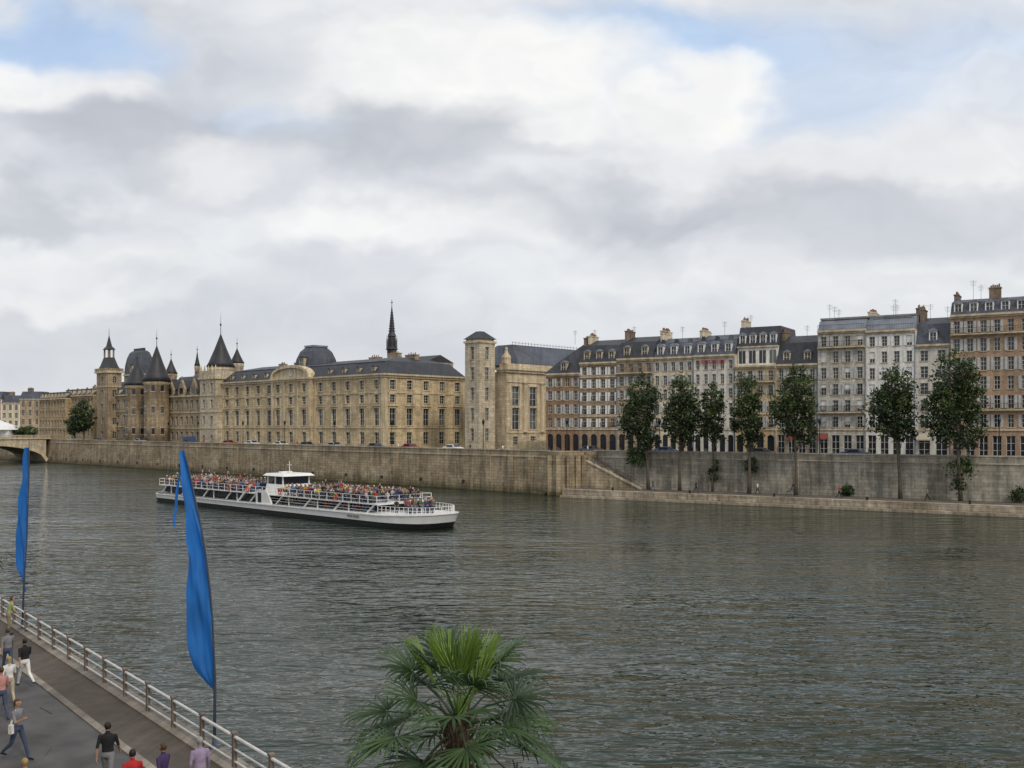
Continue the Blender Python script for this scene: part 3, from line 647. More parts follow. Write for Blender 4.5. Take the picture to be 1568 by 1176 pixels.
P=FL.pt(FL.hit(6,128),6); tree('chestnut_tree',P.x,P.y,ST,9,[(0,0,8,3.6,3.5,4.5),(-1,0,5.5,3.4,3,2.5)],tr=.3,seed=50,leaf=.5,nclump=70)
P=FL.pt(FL.hit(9,114),9); tree('chestnut_tree',P.x,P.y,ST,6,[(0,0,5,3,3,3)],tr=.3,seed=51,leaf=.5,nclump=50)
for k,px in enumerate((-20,5,25,44)):
    Yf=400; tree('riverside_tree',(px-CX)/F*Yf,Yf,ST-1,4,[(0,0,3.2,3.6,3,2.4)],tr=.2,seed=60+k,leaf=.6,nclump=36)

# ------------------------------------------------------------------ water
m,nt,bs=base('river_water'); L=nt.links
tc=N(nt,'ShaderNodeTexCoord')
def mapn(rot,sx_,sy_):
    mp=N(nt,'ShaderNodeMapping'); mp.inputs['Rotation'].default_value=(0,0,rot); mp.inputs['Scale'].default_value=(sx_,sy_,1); L.new(tc.outputs['Object'],mp.inputs[0]); return mp
mpa=mapn(.2,.5,1.3); mpb=mapn(-.25,.65,1.25)
def nz(mp,sc,det,dist=0,rg=.5):
    n=N(nt,'ShaderNodeTexNoise'); n.inputs['Scale'].default_value=sc; n.inputs['Detail'].default_value=det; n.inputs['Distortion'].default_value=dist; n.inputs['Roughness'].default_value=rg; L.new(mp.outputs[0],n.inputs[0]); return n.outputs[0]
a=nz(mpa,.46,2,.4); bq=nz(mpb,1.5,2,.3); cq=nz(mpa,.04,2)
m1=N(nt,'ShaderNodeMath',operation='MULTIPLY'); L.new(bq,m1.inputs[0]); m1.inputs[1].default_value=.38
m2=N(nt,'ShaderNodeMath',operation='ADD'); L.new(a,m2.inputs[0]); L.new(m1.outputs[0],m2.inputs[1])
m3=N(nt,'ShaderNodeMapRange'); L.new(cq,m3.inputs[0]); m3.inputs[1].default_value=.38; m3.inputs[2].default_value=.62; m3.inputs[3].default_value=.5; m3.inputs[4].default_value=1.3
m4=N(nt,'ShaderNodeMath',operation='MULTIPLY'); L.new(m2.outputs[0],m4.inputs[0]); L.new(m3.outputs[0],m4.inputs[1])
bp=N(nt,'ShaderNodeBump'); bp.inputs['Strength'].default_value=1; bp.inputs['Distance'].default_value=.5; L.new(m4.outputs[0],bp.inputs['Height']); L.new(bp.outputs[0],bs.inputs['Normal'])
bs.inputs['Base Color'].default_value=(.016,.028,.018,1); bs.inputs['Roughness'].default_value=.03; bs.inputs['IOR'].default_value=1.33; bs.inputs['Specular Tint'].default_value=(.93,1.0,.93,1)
poly('river_water',[(-2500,-2500),(2500,-2500),(2500,2800),(-2500,2800)],0,m)

# ------------------------------------------------------------------ near bank
p=FN.pt(0,0); e=empty('near_quay',p.x,p.y,0,FN.a); NZ=1.3
mb=MB(); mb.box(-330,260,-11.3,0,-2,NZ-.004); mb.build('quay_body',M['quaylow'],e)
cob=stone('cobble_paving',(.20,.165,.13),(.28,.16),.25,.2,mortar=.5)
mb=MB(); mb.face([(-330,-1.95,NZ),(260,-1.95,NZ),(260,-.55,NZ),(-330,-.55,NZ)]); mb.build('footpath_paving',cob,e)
mb=MB()
for k in range(290): mb.box(-330+k*2+.01,-328+k*2-.01,-.55,.12,NZ-.3,NZ+.06)
for k in range(290): mb.box(-330+k*2+.01,-328+k*2-.01,-2.2,-1.953,NZ-.2,NZ+.05)
mb.build('kerb_stones',stone('granite_kerb',(.28,.25,.21),(2.0,5),.25,.3),e)
mb=MB(); mb.face([(-330,-9.5,NZ+.004),(260,-9.5,NZ+.004),(260,-2.2,NZ+.004),(-330,-2.2,NZ+.004)]); mb.build('road',plain('asphalt_worn',(.085,.083,.082),.85,.35,.9),e)
mb=MB()
for k in range(80): mb.face([(-330+k*6,-5.9,NZ+.008),(-327+k*6,-5.9,NZ+.008),(-327+k*6,-5.78,NZ+.008),(-330+k*6,-5.78,NZ+.008)])
mb.build('lane_marking',plain('worn_line',(.4,.4,.38),.8,.4,3),e)
mb=MB()
for k in range(120):
    x=-200+k*2.7+R(-1,1); y=R(-8,-2.4); mb.tube([(x,y,NZ+.008),(x+R(.5,1.5),y+R(-.5,.5),NZ+.008)],R(.01,.02),4)
mb.build('tar_seams',M['black'],e)
mb=MB(); mb.box(-330,260,-12.0,-11.3,NZ-3,9.2); mb.box(-330,260,-60,-12.0,-2,9.0); mb.build('upper_quay_wall',M['quayr'],e)
p=FN.pt(0,0); e=empty('quay_railing',p.x,p.y,0,FN.a)
posts=MB(); rails=MB()
for k in range(-60,14):
    x=k*2.3+.2; posts.box(x-.055,x+.055,-.345,-.235,NZ+.06,NZ+.98); posts.box(x-.08,x+.08,-.37,-.21,NZ+.98,NZ+1.03)
for z_,r_ in ((NZ+.9,.048),(NZ+.55,.033),(NZ+.22,.033)): rails.tube([(-140,-.29,z_),(32,-.29,z_)],r_,8)
posts.build('posts',plain('rusty_post',(.17,.13,.105),.7,.3,4),e); rails.build('rails',plain('galvanised_rail',(.62,.61,.59),.5,.15,3),e)

m,nt,bs=base('blue_sail_fabric'); L=nt.links
tc=N(nt,'ShaderNodeTexCoord'); n=N(nt,'ShaderNodeTexNoise'); n.inputs['Scale'].default_value=.8; L.new(tc.outputs['Object'],n.inputs[0])
cur=mixc(nt,'MULTIPLY',1.0,(.03,.20,.60,1),ramp(nt,n.outputs[0],.3,g(.8),.7,g(1.2)))
L.new(cur,bs.inputs['Base Color']); bs.inputs['Roughness'].default_value=.6
t=N(nt,'ShaderNodeBsdfTranslucent'); L.new(cur,t.inputs[0]); mx=N(nt,'ShaderNodeMixShader'); mx.inputs[0].default_value=.4; L.new(bs.outputs[0],mx.inputs[1]); L.new(t.outputs[0],mx.inputs[2]); L.new(mx.outputs[0],nt.nodes['Material Output'].inputs[0])
BLUE=m
def flag(X,Y,rows,poleB,poleT,streamer=None):
    e=empty('blue_sail_flag',X,Y,0); mb=MB(); nn=13
    zs=[r[0] for r in rows][::-1]; ls=[r[1] for r in rows][::-1]; rs_=[r[2] for r in rows][::-1]
    Z=np.linspace(zs[0],zs[-1],70); Lf=np.interp(Z,zs,ls); Rt=np.interp(Z,zs,rs_)
    k=np.array([1,2,3,2,1])/9; Lf[2:-2]=np.convolve(Lf,k,'valid'); Rt[2:-2]=np.convolve(Rt,k,'valid')
    rr=[]
    for z_,l,r in zip(Z,Lf,Rt):
        row=[]
        for j in range(nn):
            t=j/(nn-1); row.append((l+(r-l)*t,.3*(1-t)*math.sin(z_*.5)+.07*math.sin(z_*2.4+t*6)+.05*math.sin(z_*4+t*12)*(1-t)+.03*math.sin(t*20+z_)*(1 if z_<7 else .3)+(.12*math.sin(t*math.pi)),z_))
        rr.append(row)
    mb.rings(rr,0,False,False); mb.build('sail',BLUE,e,True)
    pl=MB(); pp=[(poleB[0],0,1.3)]+[(Rt[i]+.015,0,Z[i]) for i in range(0,70,5)]+[(poleT[0],0,poleT[1])]
    pl.tube(pp,[.045]*3+[.03]*(len(pp)-4)+[.01],8); pl.lathe(poleB[0],0,[(.22,1.3),(.22,1.36),(.07,1.4),(.06,1.7)],12); pl.build('mast',plain('mast_dark_%d'%int(X),(.05,.06,.09),.4,.1),e,True)
    if streamer:
        sb=MB(); sb.rings([[(x-.05*w_,.05*math.sin(z_*4),z_),(x+.05*w_,.03,z_)] for x,z_,w_ in streamer],0,False,False); sb.build('streamer',BLUE,e)
flag(-8.85,28.8,[(10.07,-.84,-.80),(9.49,-.77,-.66),(8.73,-.74,-.50),(7.96,-.68,-.33),(7.0,-.60,-.17),(6.04,-.75,-.05),(5.08,-.78,.03),(4.12,-.72,.07),(3.5,-.62,.09),(3.2,-.3,.1),(2.93,-.0,.1)],(.1,1.3),(-.87,10.5),
     [(-.84,9.8,.3),(-.9,9.4,.4),(-1.0,8.9,.6),(-1.04,8.4,.9),(-1.1,8.0,.8),(-1.08,7.8,.3)])
flag(-22.75,45.6,[(9.79,.2,.25),(8.4,.04,.25),(6.87,-.2,.19),(5.34,-.45,.15),(4.1,-.38,.06),(3.03,-.06,0)],(-.05,1.3),(.28,10.1))

PL_=[leafm('palm_leaf_dark',(.035,.07,.03),.2,.7,1.3),leafm('palm_leaf_mid',(.06,.115,.038),.25,.7,1.3),leafm('palm_leaf_new',(.18,.29,.05),.4,.8,1.2),leafm('palm_leaf_dry',(.16,.13,.06),.2)]
def palm(X,Y,z0,zc_,R_,nf,seed):
    rnd=random.Random(seed); e=empty('fan_palm',X,Y,0); T=MB(); H=zc_-z0
    pr=[]; 
    for k in range(60):
        t=k/59; pr.append((.12+.03*(k%2)+.03*math.sin(t*3),z0+H*t))
    T.lathe(0,0,pr,14)
    for k in range(420):
        a=rnd.uniform(0,6.28); z_=z0+H*rnd.uniform(.1,1); r=.14
        T.tube([(r*math.cos(a),r*math.sin(a),z_),((r+.07)*math.cos(a),(r+.07)*math.sin(a),z_+.12),((r+.1)*math.cos(a),(r+.1)*math.sin(a),z_+.22)],[.02,.012,.004],4)
    T.build('trunk',plain('palm_fibre_%d'%seed,(.09,.065,.04),.95,.4,12),e)
    lf=MB(); pt_=MB()
    for i in range(nf):
        t=i/(nf-1); az=i*2.39996+rnd.uniform(-.25,.25)
        el=math.radians(80-(t**.8)*110+rnd.uniform(-8,8))
        mi=2 if t<.16 else (1 if rnd.random()<.6 else 0)
        if t>.92: mi=3
        pl=R_*(.64 if t>.16 else .34)*rnd.uniform(.85,1.15); br=R_*.48*rnd.uniform(.85,1.12)
        d=Vector((math.cos(az)*math.cos(el),math.sin(az)*math.cos(el),math.sin(el)))
        o=Vector((0,0,zc_-.25*t))
        mid=o+d*pl*.5+Vector((0,0,.05)); hub=o+d*pl+Vector((0,0,-.04*t))
        pt_.tube([o,mid,hub],[.02,.013,.009],5,mi)
        d2=(d+Vector((0,0,-.2 if t>.16 else 0))).normalized()
        side=d2.cross(Vector((0,0,1)))
        if side.length<.2: side=Vector((math.sin(az),-math.cos(az),0))
        side.normalize(); rl_=rnd.uniform(-.5,.5); up=side.cross(d2).normalized()
        if up.z<0: up=-up
        side=(side*math.cos(rl_)+up*math.sin(rl_)).normalized(); up=side.cross(d2).normalized()
        if up.z<0: up=-up
        ns=26; spread=math.radians(118 if t>.12 else 34)
        for s_ in range(ns):
            an=-spread+2*spread*(s_+.5)/ns+rnd.uniform(-.04,.04); ln=br*(1-.22*(abs(an)/2.2)**2)*rnd.uniform(.88,1.08)*(1.25 if t<.12 else 1)
            dr=(d2*math.cos(an)+side*math.sin(an)+up*.18*abs(math.sin(an))).normalized(); pe=dr.cross(up).normalized()
            fold=.02*(1 if s_%2 else -1)
            wd=max(.009,ln*math.sin(spread/ns)*.46)
            prev=None
            for q,(f,wf,dp) in enumerate(((.05,.25,0),(.4,1.0,.01),(.68,.8,.05),(.88,.4,.13),(1.0,.05,.24))):
                dd_=dp*ln*(rnd.uniform(.7,1.3) if q>2 else 1)*(1.0 if t>.16 else .2)
                c=hub+dr*ln*f+Vector((0,0,-dd_))+up*(fold*f)
                a_=c-pe*wd*wf; b_=c+pe*wd*wf; cc=c+up*.012
                if prev: lf.face([prev[0],prev[2],cc,a_],mi); lf.face([prev[2],prev[1],b_,cc],mi)
                prev=(a_,b_,cc)
    lf.build('fronds',PL_,e); pt_.build('petioles',PL_,e)
palm(-.66,12,NZ,7.25,1.27,36,3)
palm(-8.75,14.5,NZ,8.9,.95,30,5)

# ------------------------------------------------------------------ people
SK=plain('skin',(.42,.25,.17),.55,.08,8); HAIR={k:plain('hair_'+k,c,.7,.2,20) for k,c in dict(dark=(.02,.014,.01),brown=(.07,.04,.02),blond=(.35,.24,.1),grey=(.3,.29,.28)).items()}
def cloth(n,c): return plain('cloth_'+n,c,.85,.2,6)
def seg_dist(P,a,b):
    ab=b-a; t=np.clip(((P-a)@ab)/max(1e-9,ab@ab),0,1); return np.linalg.norm(P-(a+t[:,None]*ab),axis=1),t
LIP=plain('lip',(.3,.1,.08),.5,.1)
def person(name,X,Y,z0,head,top,legs,shoe,hair,stride=.3,arm=.35,h=1.74,sleeve='short',lean=0,bag=None,longhair=False,shorts=False,armpose=None,fem=False,vox=.017):
    s=h/1.75; e=empty(name,X,Y,z0,head)   # local +x = forward
    mb=MB(); caps=[]
    def cap(a,b_,ra,rb,reg,flat=1):
        a=Vector(a)*s; b_=Vector(b_)*s; ra*=s; rb*=s; d=(b_-a); Ln=d.length; d.normalize()
        pts=[];rd=[]
        for k in (90,60,30,0): pts.append(a-d*ra*math.sin(math.radians(k))); rd.append(max(.002,ra*math.cos(math.radians(k))))
        for k in (0,30,60,90): pts.append(b_+d*rb*math.sin(math.radians(k))); rd.append(max(.002,rb*math.cos(math.radians(k))))
        mb.tube(pts,rd,14); caps.append((np.array(a),np.array(b_),ra,rb,reg))
    def ell(c,rx,ry,rz,reg,n=14):
        c=Vector(c)*s; rs=[]
        for k in range(9):
            t=math.pi*k/8; rr=max(.03,math.sin(t)); rs.append([(c.x+rx*s*rr*math.cos(2*math.pi*j/n),c.y+ry*s*rr*math.sin(2*math.pi*j/n),c.z-rz*s*math.cos(t)) for j in range(n)])
        mb.rings(rs); caps.append((np.array(c-Vector((0,0,rz*s*.4))),np.array(c+Vector((0,0,rz*s*.4))),(rx+ry)/2*s,(rx+ry)/2*s,reg))
    lx=lean
    prof=[(.86,.10,.155,0),(.93,.115,.17 if not fem else .178,0),(1.03,.105,.15 if not fem else .14,.1),(1.13,.10,.142 if not fem else .125,.25),(1.25,.115,.165 if not fem else .15,.45),(1.36,.115,.185 if not fem else .165,.7),(1.43,.09,.165 if not fem else .145,.85),(1.475,.06,.08,.95)]
    rs=[[((lx*f+rx*math.cos(2*math.pi*j/16))*s,ry*math.sin(2*math.pi*j/16)*s,z*s) for j in range(16)] for z,rx,ry,f in prof]; mb.rings(rs)
    caps.append((np.array((0,0,.93*s)),np.array((0,0,.97*s)),.15*s,.14*s,'legs')); caps.append((np.array((lx*.1*s,0,1.06*s)),np.array((lx*.8*s,0,1.4*s)),.14*s,.16*s,'top'))
    cap((lx*.9,0,1.44),(lx,0,1.56),.058,.052,'skin')
    hx=lx+.015
    ell((hx,0,1.645),.098,.078,.115,'head'); cap((hx+.03,0,1.575),(hx+.055,0,1.57),.05,.035,'face')
    cap((hx+.09,0,1.65),(hx+.108,0,1.625),.012,.016,'face')
    for sd in (-1,1): cap((hx,sd*.077,1.66),(hx-.006,sd*.082,1.625),.014,.011,'face')
    if longhair: cap((hx-.05,0,1.68),(hx-.07,0,1.47),.085,.06,'hair')
    else: ell((hx-.02,0,1.675),.096,.083,.095,'hair')
    hands=[]
    for sd,ph in ((1,1),(-1,-1)):
        st=stride*ph; hp=Vector((0,sd*.09,.92))
        kn=hp+Vector((math.sin(st)*.45+.02,0,-.44*math.cos(st)))
        an=Vector((kn.x+ (st-.35*(1 if ph<0 else .1)*abs(stride)/.3)*.42,sd*.09,0)); an.z=max(.085,kn.z-math.sqrt(max(.01,.42**2-(an.x-kn.x)**2)))
        cap(hp,kn,.088,.058,'legs'); mid=kn.lerp(an,.35)
        cap(kn,mid,.056,.057,'legs' if not shorts else 'skin'); cap(mid,an,.055,.04,'legs' if not shorts else 'skin')
        cap(an+Vector((-.03,0,-.04)),an+Vector((.15,sd*.01,-.055)),.038,.03,'shoe')
        S_=Vector((lx*.8,sd*.185 if not fem else sd*.165,1.40)); a1=-arm*ph
        if armpose and sd==armpose[0]: el=S_+Vector((.12,sd*.06,-.26)); wr=el+Vector((.2,-sd*.05,.1))
        else: el=S_+Vector((math.sin(a1)*.28,sd*.05,-.27*math.cos(a1))); wr=el+Vector((math.sin(a1+.35)*.25,sd*.01,-.25*math.cos(a1+.35)))
        cap(S_,el,.052,.04,'top'); 
        if sleeve=='long': cap(el,wr,.04,.028,'top')
        else: cap(el,wr,.038,.026,'skin')
        dv=(wr-el).normalized(); cap(wr,wr+dv*.07,.026,.03,'skin')
        hands.append((wr*s,dv,sd))
    ob=mb.build('tmp',SK); md=ob.modifiers.new('r','REMESH'); md.mode='VOXEL'; md.voxel_size=vox; sm=ob.modifiers.new('s','SMOOTH'); sm.iterations=2; sm.factor=.5
    dg=bpy.context.evaluated_depsgraph_get(); me=bpy.data.meshes.new_from_object(ob.evaluated_get(dg)); bpy.data.objects.remove(ob)
    me.name='body'; me.materials.clear()
    for k in (SK,top,legs,shoe,HAIR[hair]): me.materials.append(k)
    n=len(me.polygons); C=np.empty(n*3); me.polygons.foreach_get('center',C); C=C.reshape(-1,3)
    best=np.full(n,9.); reg=np.zeros(n,int); mp_={'skin':0,'face':0,'head':0,'top':1,'legs':2,'shoe':3,'hair':4}
    for a,b_,ra,rb,rg in caps:
        dist,t=seg_dist(C,a,b_); dd_=dist-(ra+(rb-ra)*t); k=dd_<best; best[k]=dd_[k]; reg[k]=mp_[rg]
    hd=(C[:,2]>1.53*s); xx=C[:,0]-hx*s; hz=(C[:,2]-1.645*s)
    reg[hd&((xx<-.01*s)&(hz>-.06*s)|(hz>.06*s))&(C[:,2]>1.56*s)]=4
    reg[hd&(xx>.045*s)&(hz<.055*s)]=0
    me.polygons.foreach_set('material_index',reg.astype(int)); me.polygons.foreach_set('use_smooth',[True]*n)
    o=bpy.data.objects.new('body',me); S.collection.objects.link(o); o.parent=e
    fb=MB()
    for wr,dv,sd in hands:
        base_=wr+dv*.075*s; ax=Vector((1,0,0)) if abs(dv.x)<.8 else Vector((0,0,1)); ax=(ax-dv*ax.dot(dv)).normalized(); inn=Vector((0,-sd,0))
        for k,ln in enumerate((.07,.08,.075,.06)):
            o0=base_+ax*(.022-.0148*k)*s; fb.tube([o0-dv*.02*s,o0+dv*ln*.5*s,o0+dv*ln*.85*s+inn*.018*s,o0+dv*ln*.9*s+inn*.035*s],[.0095*s,.0088*s,.0078*s,.005*s],6)
        o0=wr+dv*.025*s+ax*.026*s; fb.tube([o0,o0+(dv*.6+ax*.8)*.035*s,o0+(dv+ax*.5)*.058*s+inn*.01*s],[.012*s,.01*s,.007*s],6)
    fb.build('fingers',SK,e,True)
    eb=MB()
    for sd in (-1,1): eb.lathe((hx+.09)*s,sd*.031*s,[(.004,1.638*s),(.011,1.645*s),(.011,1.65*s),(.004,1.657*s)],8)
    eb.build('eyes',M['black'],e); mo=MB(); mo.box((hx+.088)*s,(hx+.094)*s,-.022*s,.022*s,1.585*s,1.592*s); mo.build('mouth',LIP,e)
    if bag:
        bb=MB(); bb.rings([[(-.02*s+lx*s,-.24*s,z) ,(.1*s,-.24*s,z),(.1*s,-.33*s,z),(-.02*s,-.33*s,z)] for z in (.85*s,1.1*s)]); bb.build('bag',bag,e)
        sb=MB(); sb.tube([(.03*s,-.26*s,1.1*s),(.02*s,-.1*s,1.47*s),(-.0,.08*s,1.47*s),(-.1*s,.0,1.3*s),(-.05*s,-.22*s,1.1*s)],.012,6); sb.build('bag_strap',bag,e)
    return e
toN=FN.a; up_=toN+math.pi; K=NZ+.004; dn=toN
blk=cloth('black',(.012,.012,.014)); wht=cloth('white',(.7,.69,.66)); gry=cloth('grey',(.2,.2,.21)); jean=cloth('denim',(.05,.07,.12)); red=cloth('red',(.45,.02,.02)); pur=cloth('purple',(.05,.03,.10)); lil=cloth('lilac',(.32,.25,.38)); kha=cloth('khaki',(.25,.2,.13)); yg=cloth('yellow_green',(.30,.34,.14)); pnk=cloth('pink',(.5,.25,.22)); tanp=cloth('sand',(.4,.34,.25))
dk=M['black']
def wp(px,Y): return (px-CX)/F*Y
person('pedestrian',wp(38,35.6),35.6,K,up_+.2,blk,wht,dk,'dark',stride=.38,arm=.45,h=1.76)
person('pedestrian',wp(12,37.5),37.5,K,up_+.1,gry,jean,dk,'brown',stride=.3)
person('pedestrian',wp(14,33.2),33.2,K,up_,wht,tanp,dk,'blond',stride=.3,fem=True,longhair=True,h=1.68)
person('pedestrian',wp(2,31.5),31.5,K,up_+.1,pnk,jean,dk,'brown',stride=.3,fem=True)
person('pedestrian',wp(27,27.8),27.8,K,dn+.6,gry,jean,dk,'brown',stride=.35,arm=.3,fem=True,longhair=True,bag=wht,armpose=(-1,),h=1.74)
person('pedestrian',wp(165,25.5),25.5,K,up_-.5,blk,gry,dk,'dark',stride=.3,h=1.78)
person('pedestrian',wp(203,23.6),23.6,K,up_-.2,red,jean,dk,'dark',stride=.25,h=1.70)
person('pedestrian',wp(250,24.0),24.0,K,up_+.4,pur,blk,dk,'brown',stride=.25,h=1.72,fem=True)
person('pedestrian',wp(306,24.4),24.4,K,up_-.1,lil,kha,dk,'grey',stride=.05,arm=.1,h=1.74,sleeve='long')
person('pedestrian',wp(38,22.9),22.9,K,up_,tanp,jean,dk,'blond',stride=.3,h=1.72)
person('leaning_onlooker',wp(13,44.5),44.5,K,FN.a+math.pi/2,yg,kha,dk,'brown',stride=.05,arm=.3,lean=.15,h=1.72)
for px,dq,cl,hd in ((1066,3.5,blk,0),(1160,4.5,wht,1),(1285,3.2,red,0),(1420,4,gry,1),(1000,4.2,jean,0)):
    P=FRt.pt(FRt.hit(dq,px),dq); person('quay_walker',P.x,P.y,1.192,FRt.a+math.pi*hd,cl,random.choice([jean,blk,kha]),dk,'brown',stride=.3,vox=.03)
P=FRt.pt(FRt.hit(3.0,1213),3.0); e=person('cyclist',P.x,P.y,1.45,FRt.a,blk,jean,dk,'dark',stride=.55,arm=-.2,lean=.22,armpose=(1,),vox=.025)
bk=MB()
for cx in (-.5,.55):
    for k in range(20):
        a0,a1=2*math.pi*k/20,2*math.pi*(k+1)/20; bk.tube([(cx+.33*math.cos(a0),0,.08+.33*math.sin(a0)),(cx+.33*math.cos(a1),0,.08+.33*math.sin(a1))],.02,5)
    for k in range(8): a0=k*math.pi/4; bk.tube([(cx,0,.08),(cx+.32*math.cos(a0),0,.08+.32*math.sin(a0))],.005,4)
for a,c in (((-.5,0,.08),(-.05,0,.1)),((-.05,0,.1),(-.18,0,.62)),((-.5,0,.08),(-.16,0,.55)),((-.05,0,.1),(.38,0,.6)),((-.16,0,.56),(.36,0,.66)),((.38,0,.72),(.55,0,.08)),((.36,-.25,.8),(.36,.25,.8))): bk.tube([a,c],.018,6)
bk.build('bicycle',M['iron'],e)

# ------------------------------------------------------------------ cars and lamps on the upper quay
def car(fr,x,d,col,van=False):
    p=fr.pt(x,d); e=empty('parked_car' if not van else 'white_van',p.x,p.y,ST+.004,fr.a)
    pr=[(-2.1,.35),(-2.12,.75),(-1.95,.98),(-1.35,1.05),(-.9,1.42),(.5,1.45),(1.05,1.02),(1.9,.88),(2.1,.7),(2.12,.35)] if not van else [(-2.4,.4),(-2.45,1.2),(-2.4,2.2),(1.2,2.25),(1.7,1.9),(2.2,1.15),(2.45,1.0),(2.5,.4)]
    mb=MB(); rs=[]
    for y,k in ((-.85,.93),(-.78,1),(.78,1),(.85,.93)):
        rs.append([(u*(.985 if k<1 else 1),y*(1 if z<.95 else .86 if not van else .96),z*k if z>.5 else z) for u,z in pr])
    mb.rings(rs); mb.build('body',col,e,False)
    g_=MB()
    for sd in (-1,1):
        g_.boxT(lambda u,w,z:(u,w*sd,z),-.95,.55,.70,.79 if not van else .845,1.03,1.33)
    g_.rings([[(.58,-.6,1.42),(.58,.6,1.42),(1.08,.66,1.06),(1.08,-.66,1.06)],[(.62,-.6,1.44),(.62,.6,1.44),(1.12,.66,1.08),(1.12,-.66,1.08)]]); g_.build('windows',M['glass'],e)
    w=MB()
    for cx in (-1.3,1.35):
        for sd in (-1,1):
            w.tube([(cx,sd*.7,.31),(cx,sd*.88,.31)],.31,18)
    w.build('wheels',M['black'],e)
cw_=[plain('car_paint_%d'%k,c,.3,.03) for k,c in enumerate([(.6,.6,.6),(.05,.05,.06),(.3,.31,.33),(.03,.05,.12),(.25,.03,.03),(.7,.7,.7)])]
for k,px in enumerate((110,150,215,290,350,386,430,470,512,575,628,694)):
    car(FL,FL.hit(5.2,px),5.2,cw_[k%6],van=(k in (3,)))
for k,px in enumerate((905,1020,1165,1310)):
    car(FRt,FRt.hit(18,px),18,cw_[(k*2+1)%4])
def lamp(fr,x,d,h=5.5):
    p=fr.pt(x,d); e=empty('street_lamp',p.x,p.y,ST,0); mb=MB(); mb.lathe(0,0,[(.2,0),(.2,.4),(.1,.6),(.07,1.2),(.055,h-.7),(.12,h-.6),(.05,h-.5)],8)
    mb.lathe(0,0,[(.3,h+.12),(.12,h+.3),(.02,h+.5)],6); mb.build('column',M['iron'],e); l=MB(); l.lathe(0,0,[(.14,h-.5),(.26,h+.1)],6); l.build('lantern',M['glass'],e)
for px in (180,258,303,372,436,512,600,740): lamp(FL,FL.hit(1.6,px),1.6)
for px in (868,1010,1125,1255,1392,1530): lamp(FRt,FRt.hit(10,px),10)
for k,px in enumerate((205,312,455,610,720,770,900,1060,1330)):
    fr=FL if px<800 else FRt; dq=1.5 if px<800 else 10.5; P=fr.pt(fr.hit(dq,px),dq)
    person('pavement_pedestrian',P.x,P.y,ST,fr.a+(math.pi if k%2 else 0),random.choice([blk,wht,gry,red,pnk]),jean,dk,random.choice(['dark','brown','blond']),stride=.3,vox=.03)

# ------------------------------------------------------------------ tour boat
SX=1.065
ang=math.atan2(-.704,.71); e=empty('river_tour_boat',-49.2,144.0,0,ang)
def outline(k,off=0,dz=0):
    pts=[]
    for i in range(15):
        t=math.pi/2*i/14; pts.append(((50+ (5.6+off)*math.sin(t))*SX,-4*k*math.cos(t)**.62))
    up=[(x,-y) for x,y in pts[::-1][1:]]
    st=[(2,4*k),(.3,3.4*k),(0,2.5*k),(0,-2.5*k),(.3,-3.4*k),(2,-4*k),(26,-4*k)]
    return pts+up+[(26,4*k)]+st
def ring(k,off,z,sheer=0):
    return [(x,y,z+sheer*max(0,(x/SX-38)/18)**2) for x,y in outline(k,off)]
hb=MB()
hb.rings([ring(.9,-1.6,-.6),ring(.97,-.5,.05),ring(.99,-.2,.56,.1)],1); hb.rings([ring(.995,-.15,.56,.1),ring(1,0,.78,.25),ring(1.01,.25,1.08,.5)],0)
hb.rings([ring(1.025,.32,1.05,.5),ring(1.025,.32,1.15,.5)],0)
hb.build('hull',[M['white'],M['black']],e)
sl=MB(); sl.box(3,50,-2.3,2.3,1.15,2.4); sl.build('saloon_interior',plain('saloon_interior',(.03,.03,.035),.3,.2),e)
gl=MB()
for sd in (-1,1): gl.box(3,31,3.30*sd-.01,3.30*sd+.01,1.45,2.4)
gl.build('saloon_glass',plain('saloon_glass',(.025,.03,.035),.08,.2),e)
st=MB()
for sd in (-1,1):
    Y=3.62*sd
    st.box(3,52.2,Y-.04,Y+.04,1.15,1.27)
    for k in range(17):
        x=2.5+k*3
        if 27<x<32.5: continue
        if k%2==0: st.rings([[(x,Y-.06,1.25),(x+.28,Y-.06,1.25),(x+.28,Y+.06,1.25),(x,Y+.06,1.25)],[(x+1.5,Y-.06,2.35),(x+1.78,Y-.06,2.35),(x+1.78,Y+.06,2.35),(x+1.5,Y+.06,2.35)]])
        else: st.box(x,x+.1,Y-.06,Y+.06,1.3,2.35)
    for z_ in (1.7,2.02): st.tube([(31,Y,z_),(52,Y,z_)],.025,5)
st.box(2.2,53,-3.85,3.85,2.35,2.45)
st.build('superstructure',M['white'],e)
rl=MB()
def railpath(P,z0,z1,step=1.2):
    for z_ in (z1,(z0+z1)/2): rl.tube([(x,y,z_) for x,y in P],.026,5)
    for i in range(len(P)-1):
        a=Vector(P[i]); b_=Vector(P[i+1]); n=max(1,int((b_-a).length/step))
        for k in range(n): q=a.lerp(b_,k/n); rl.box(q.x-.028,q.x+.028,q.y-.028,q.y+.028,z0,z1)
railpath([(2.3,-3.8),(52.8,-3.8),(52.8,3.8),(2.3,3.8),(2.3,-3.8)],2.45,3.3,1.5)
railpath([(x*.995,y*.97) for x,y in outline(.98)[:29]],1.6,2.3,.9)
rl.build('railings',M['white'],e)
cb=MB(); ox=-5.0; dz=-.13
def bx(a,b_,c,d_,z0,z1): cb.box(a+ox,b_+ox,c,d_,z0+dz,z1+dz)
def rg(A,B): cb.rings([[(x+ox,y,z+dz) for x,y,z in A],[(x+ox,y,z+dz) for x,y,z in B]])
rg([(32.7,-2.1,2.6),(36.8,-2.1,2.6),(36.8,2.1,2.6),(32.7,2.1,2.6)],[(32.9,-2.0,3.7),(36.6,-2.0,3.7),(36.6,2.0,3.7),(32.9,2.0,3.7)])
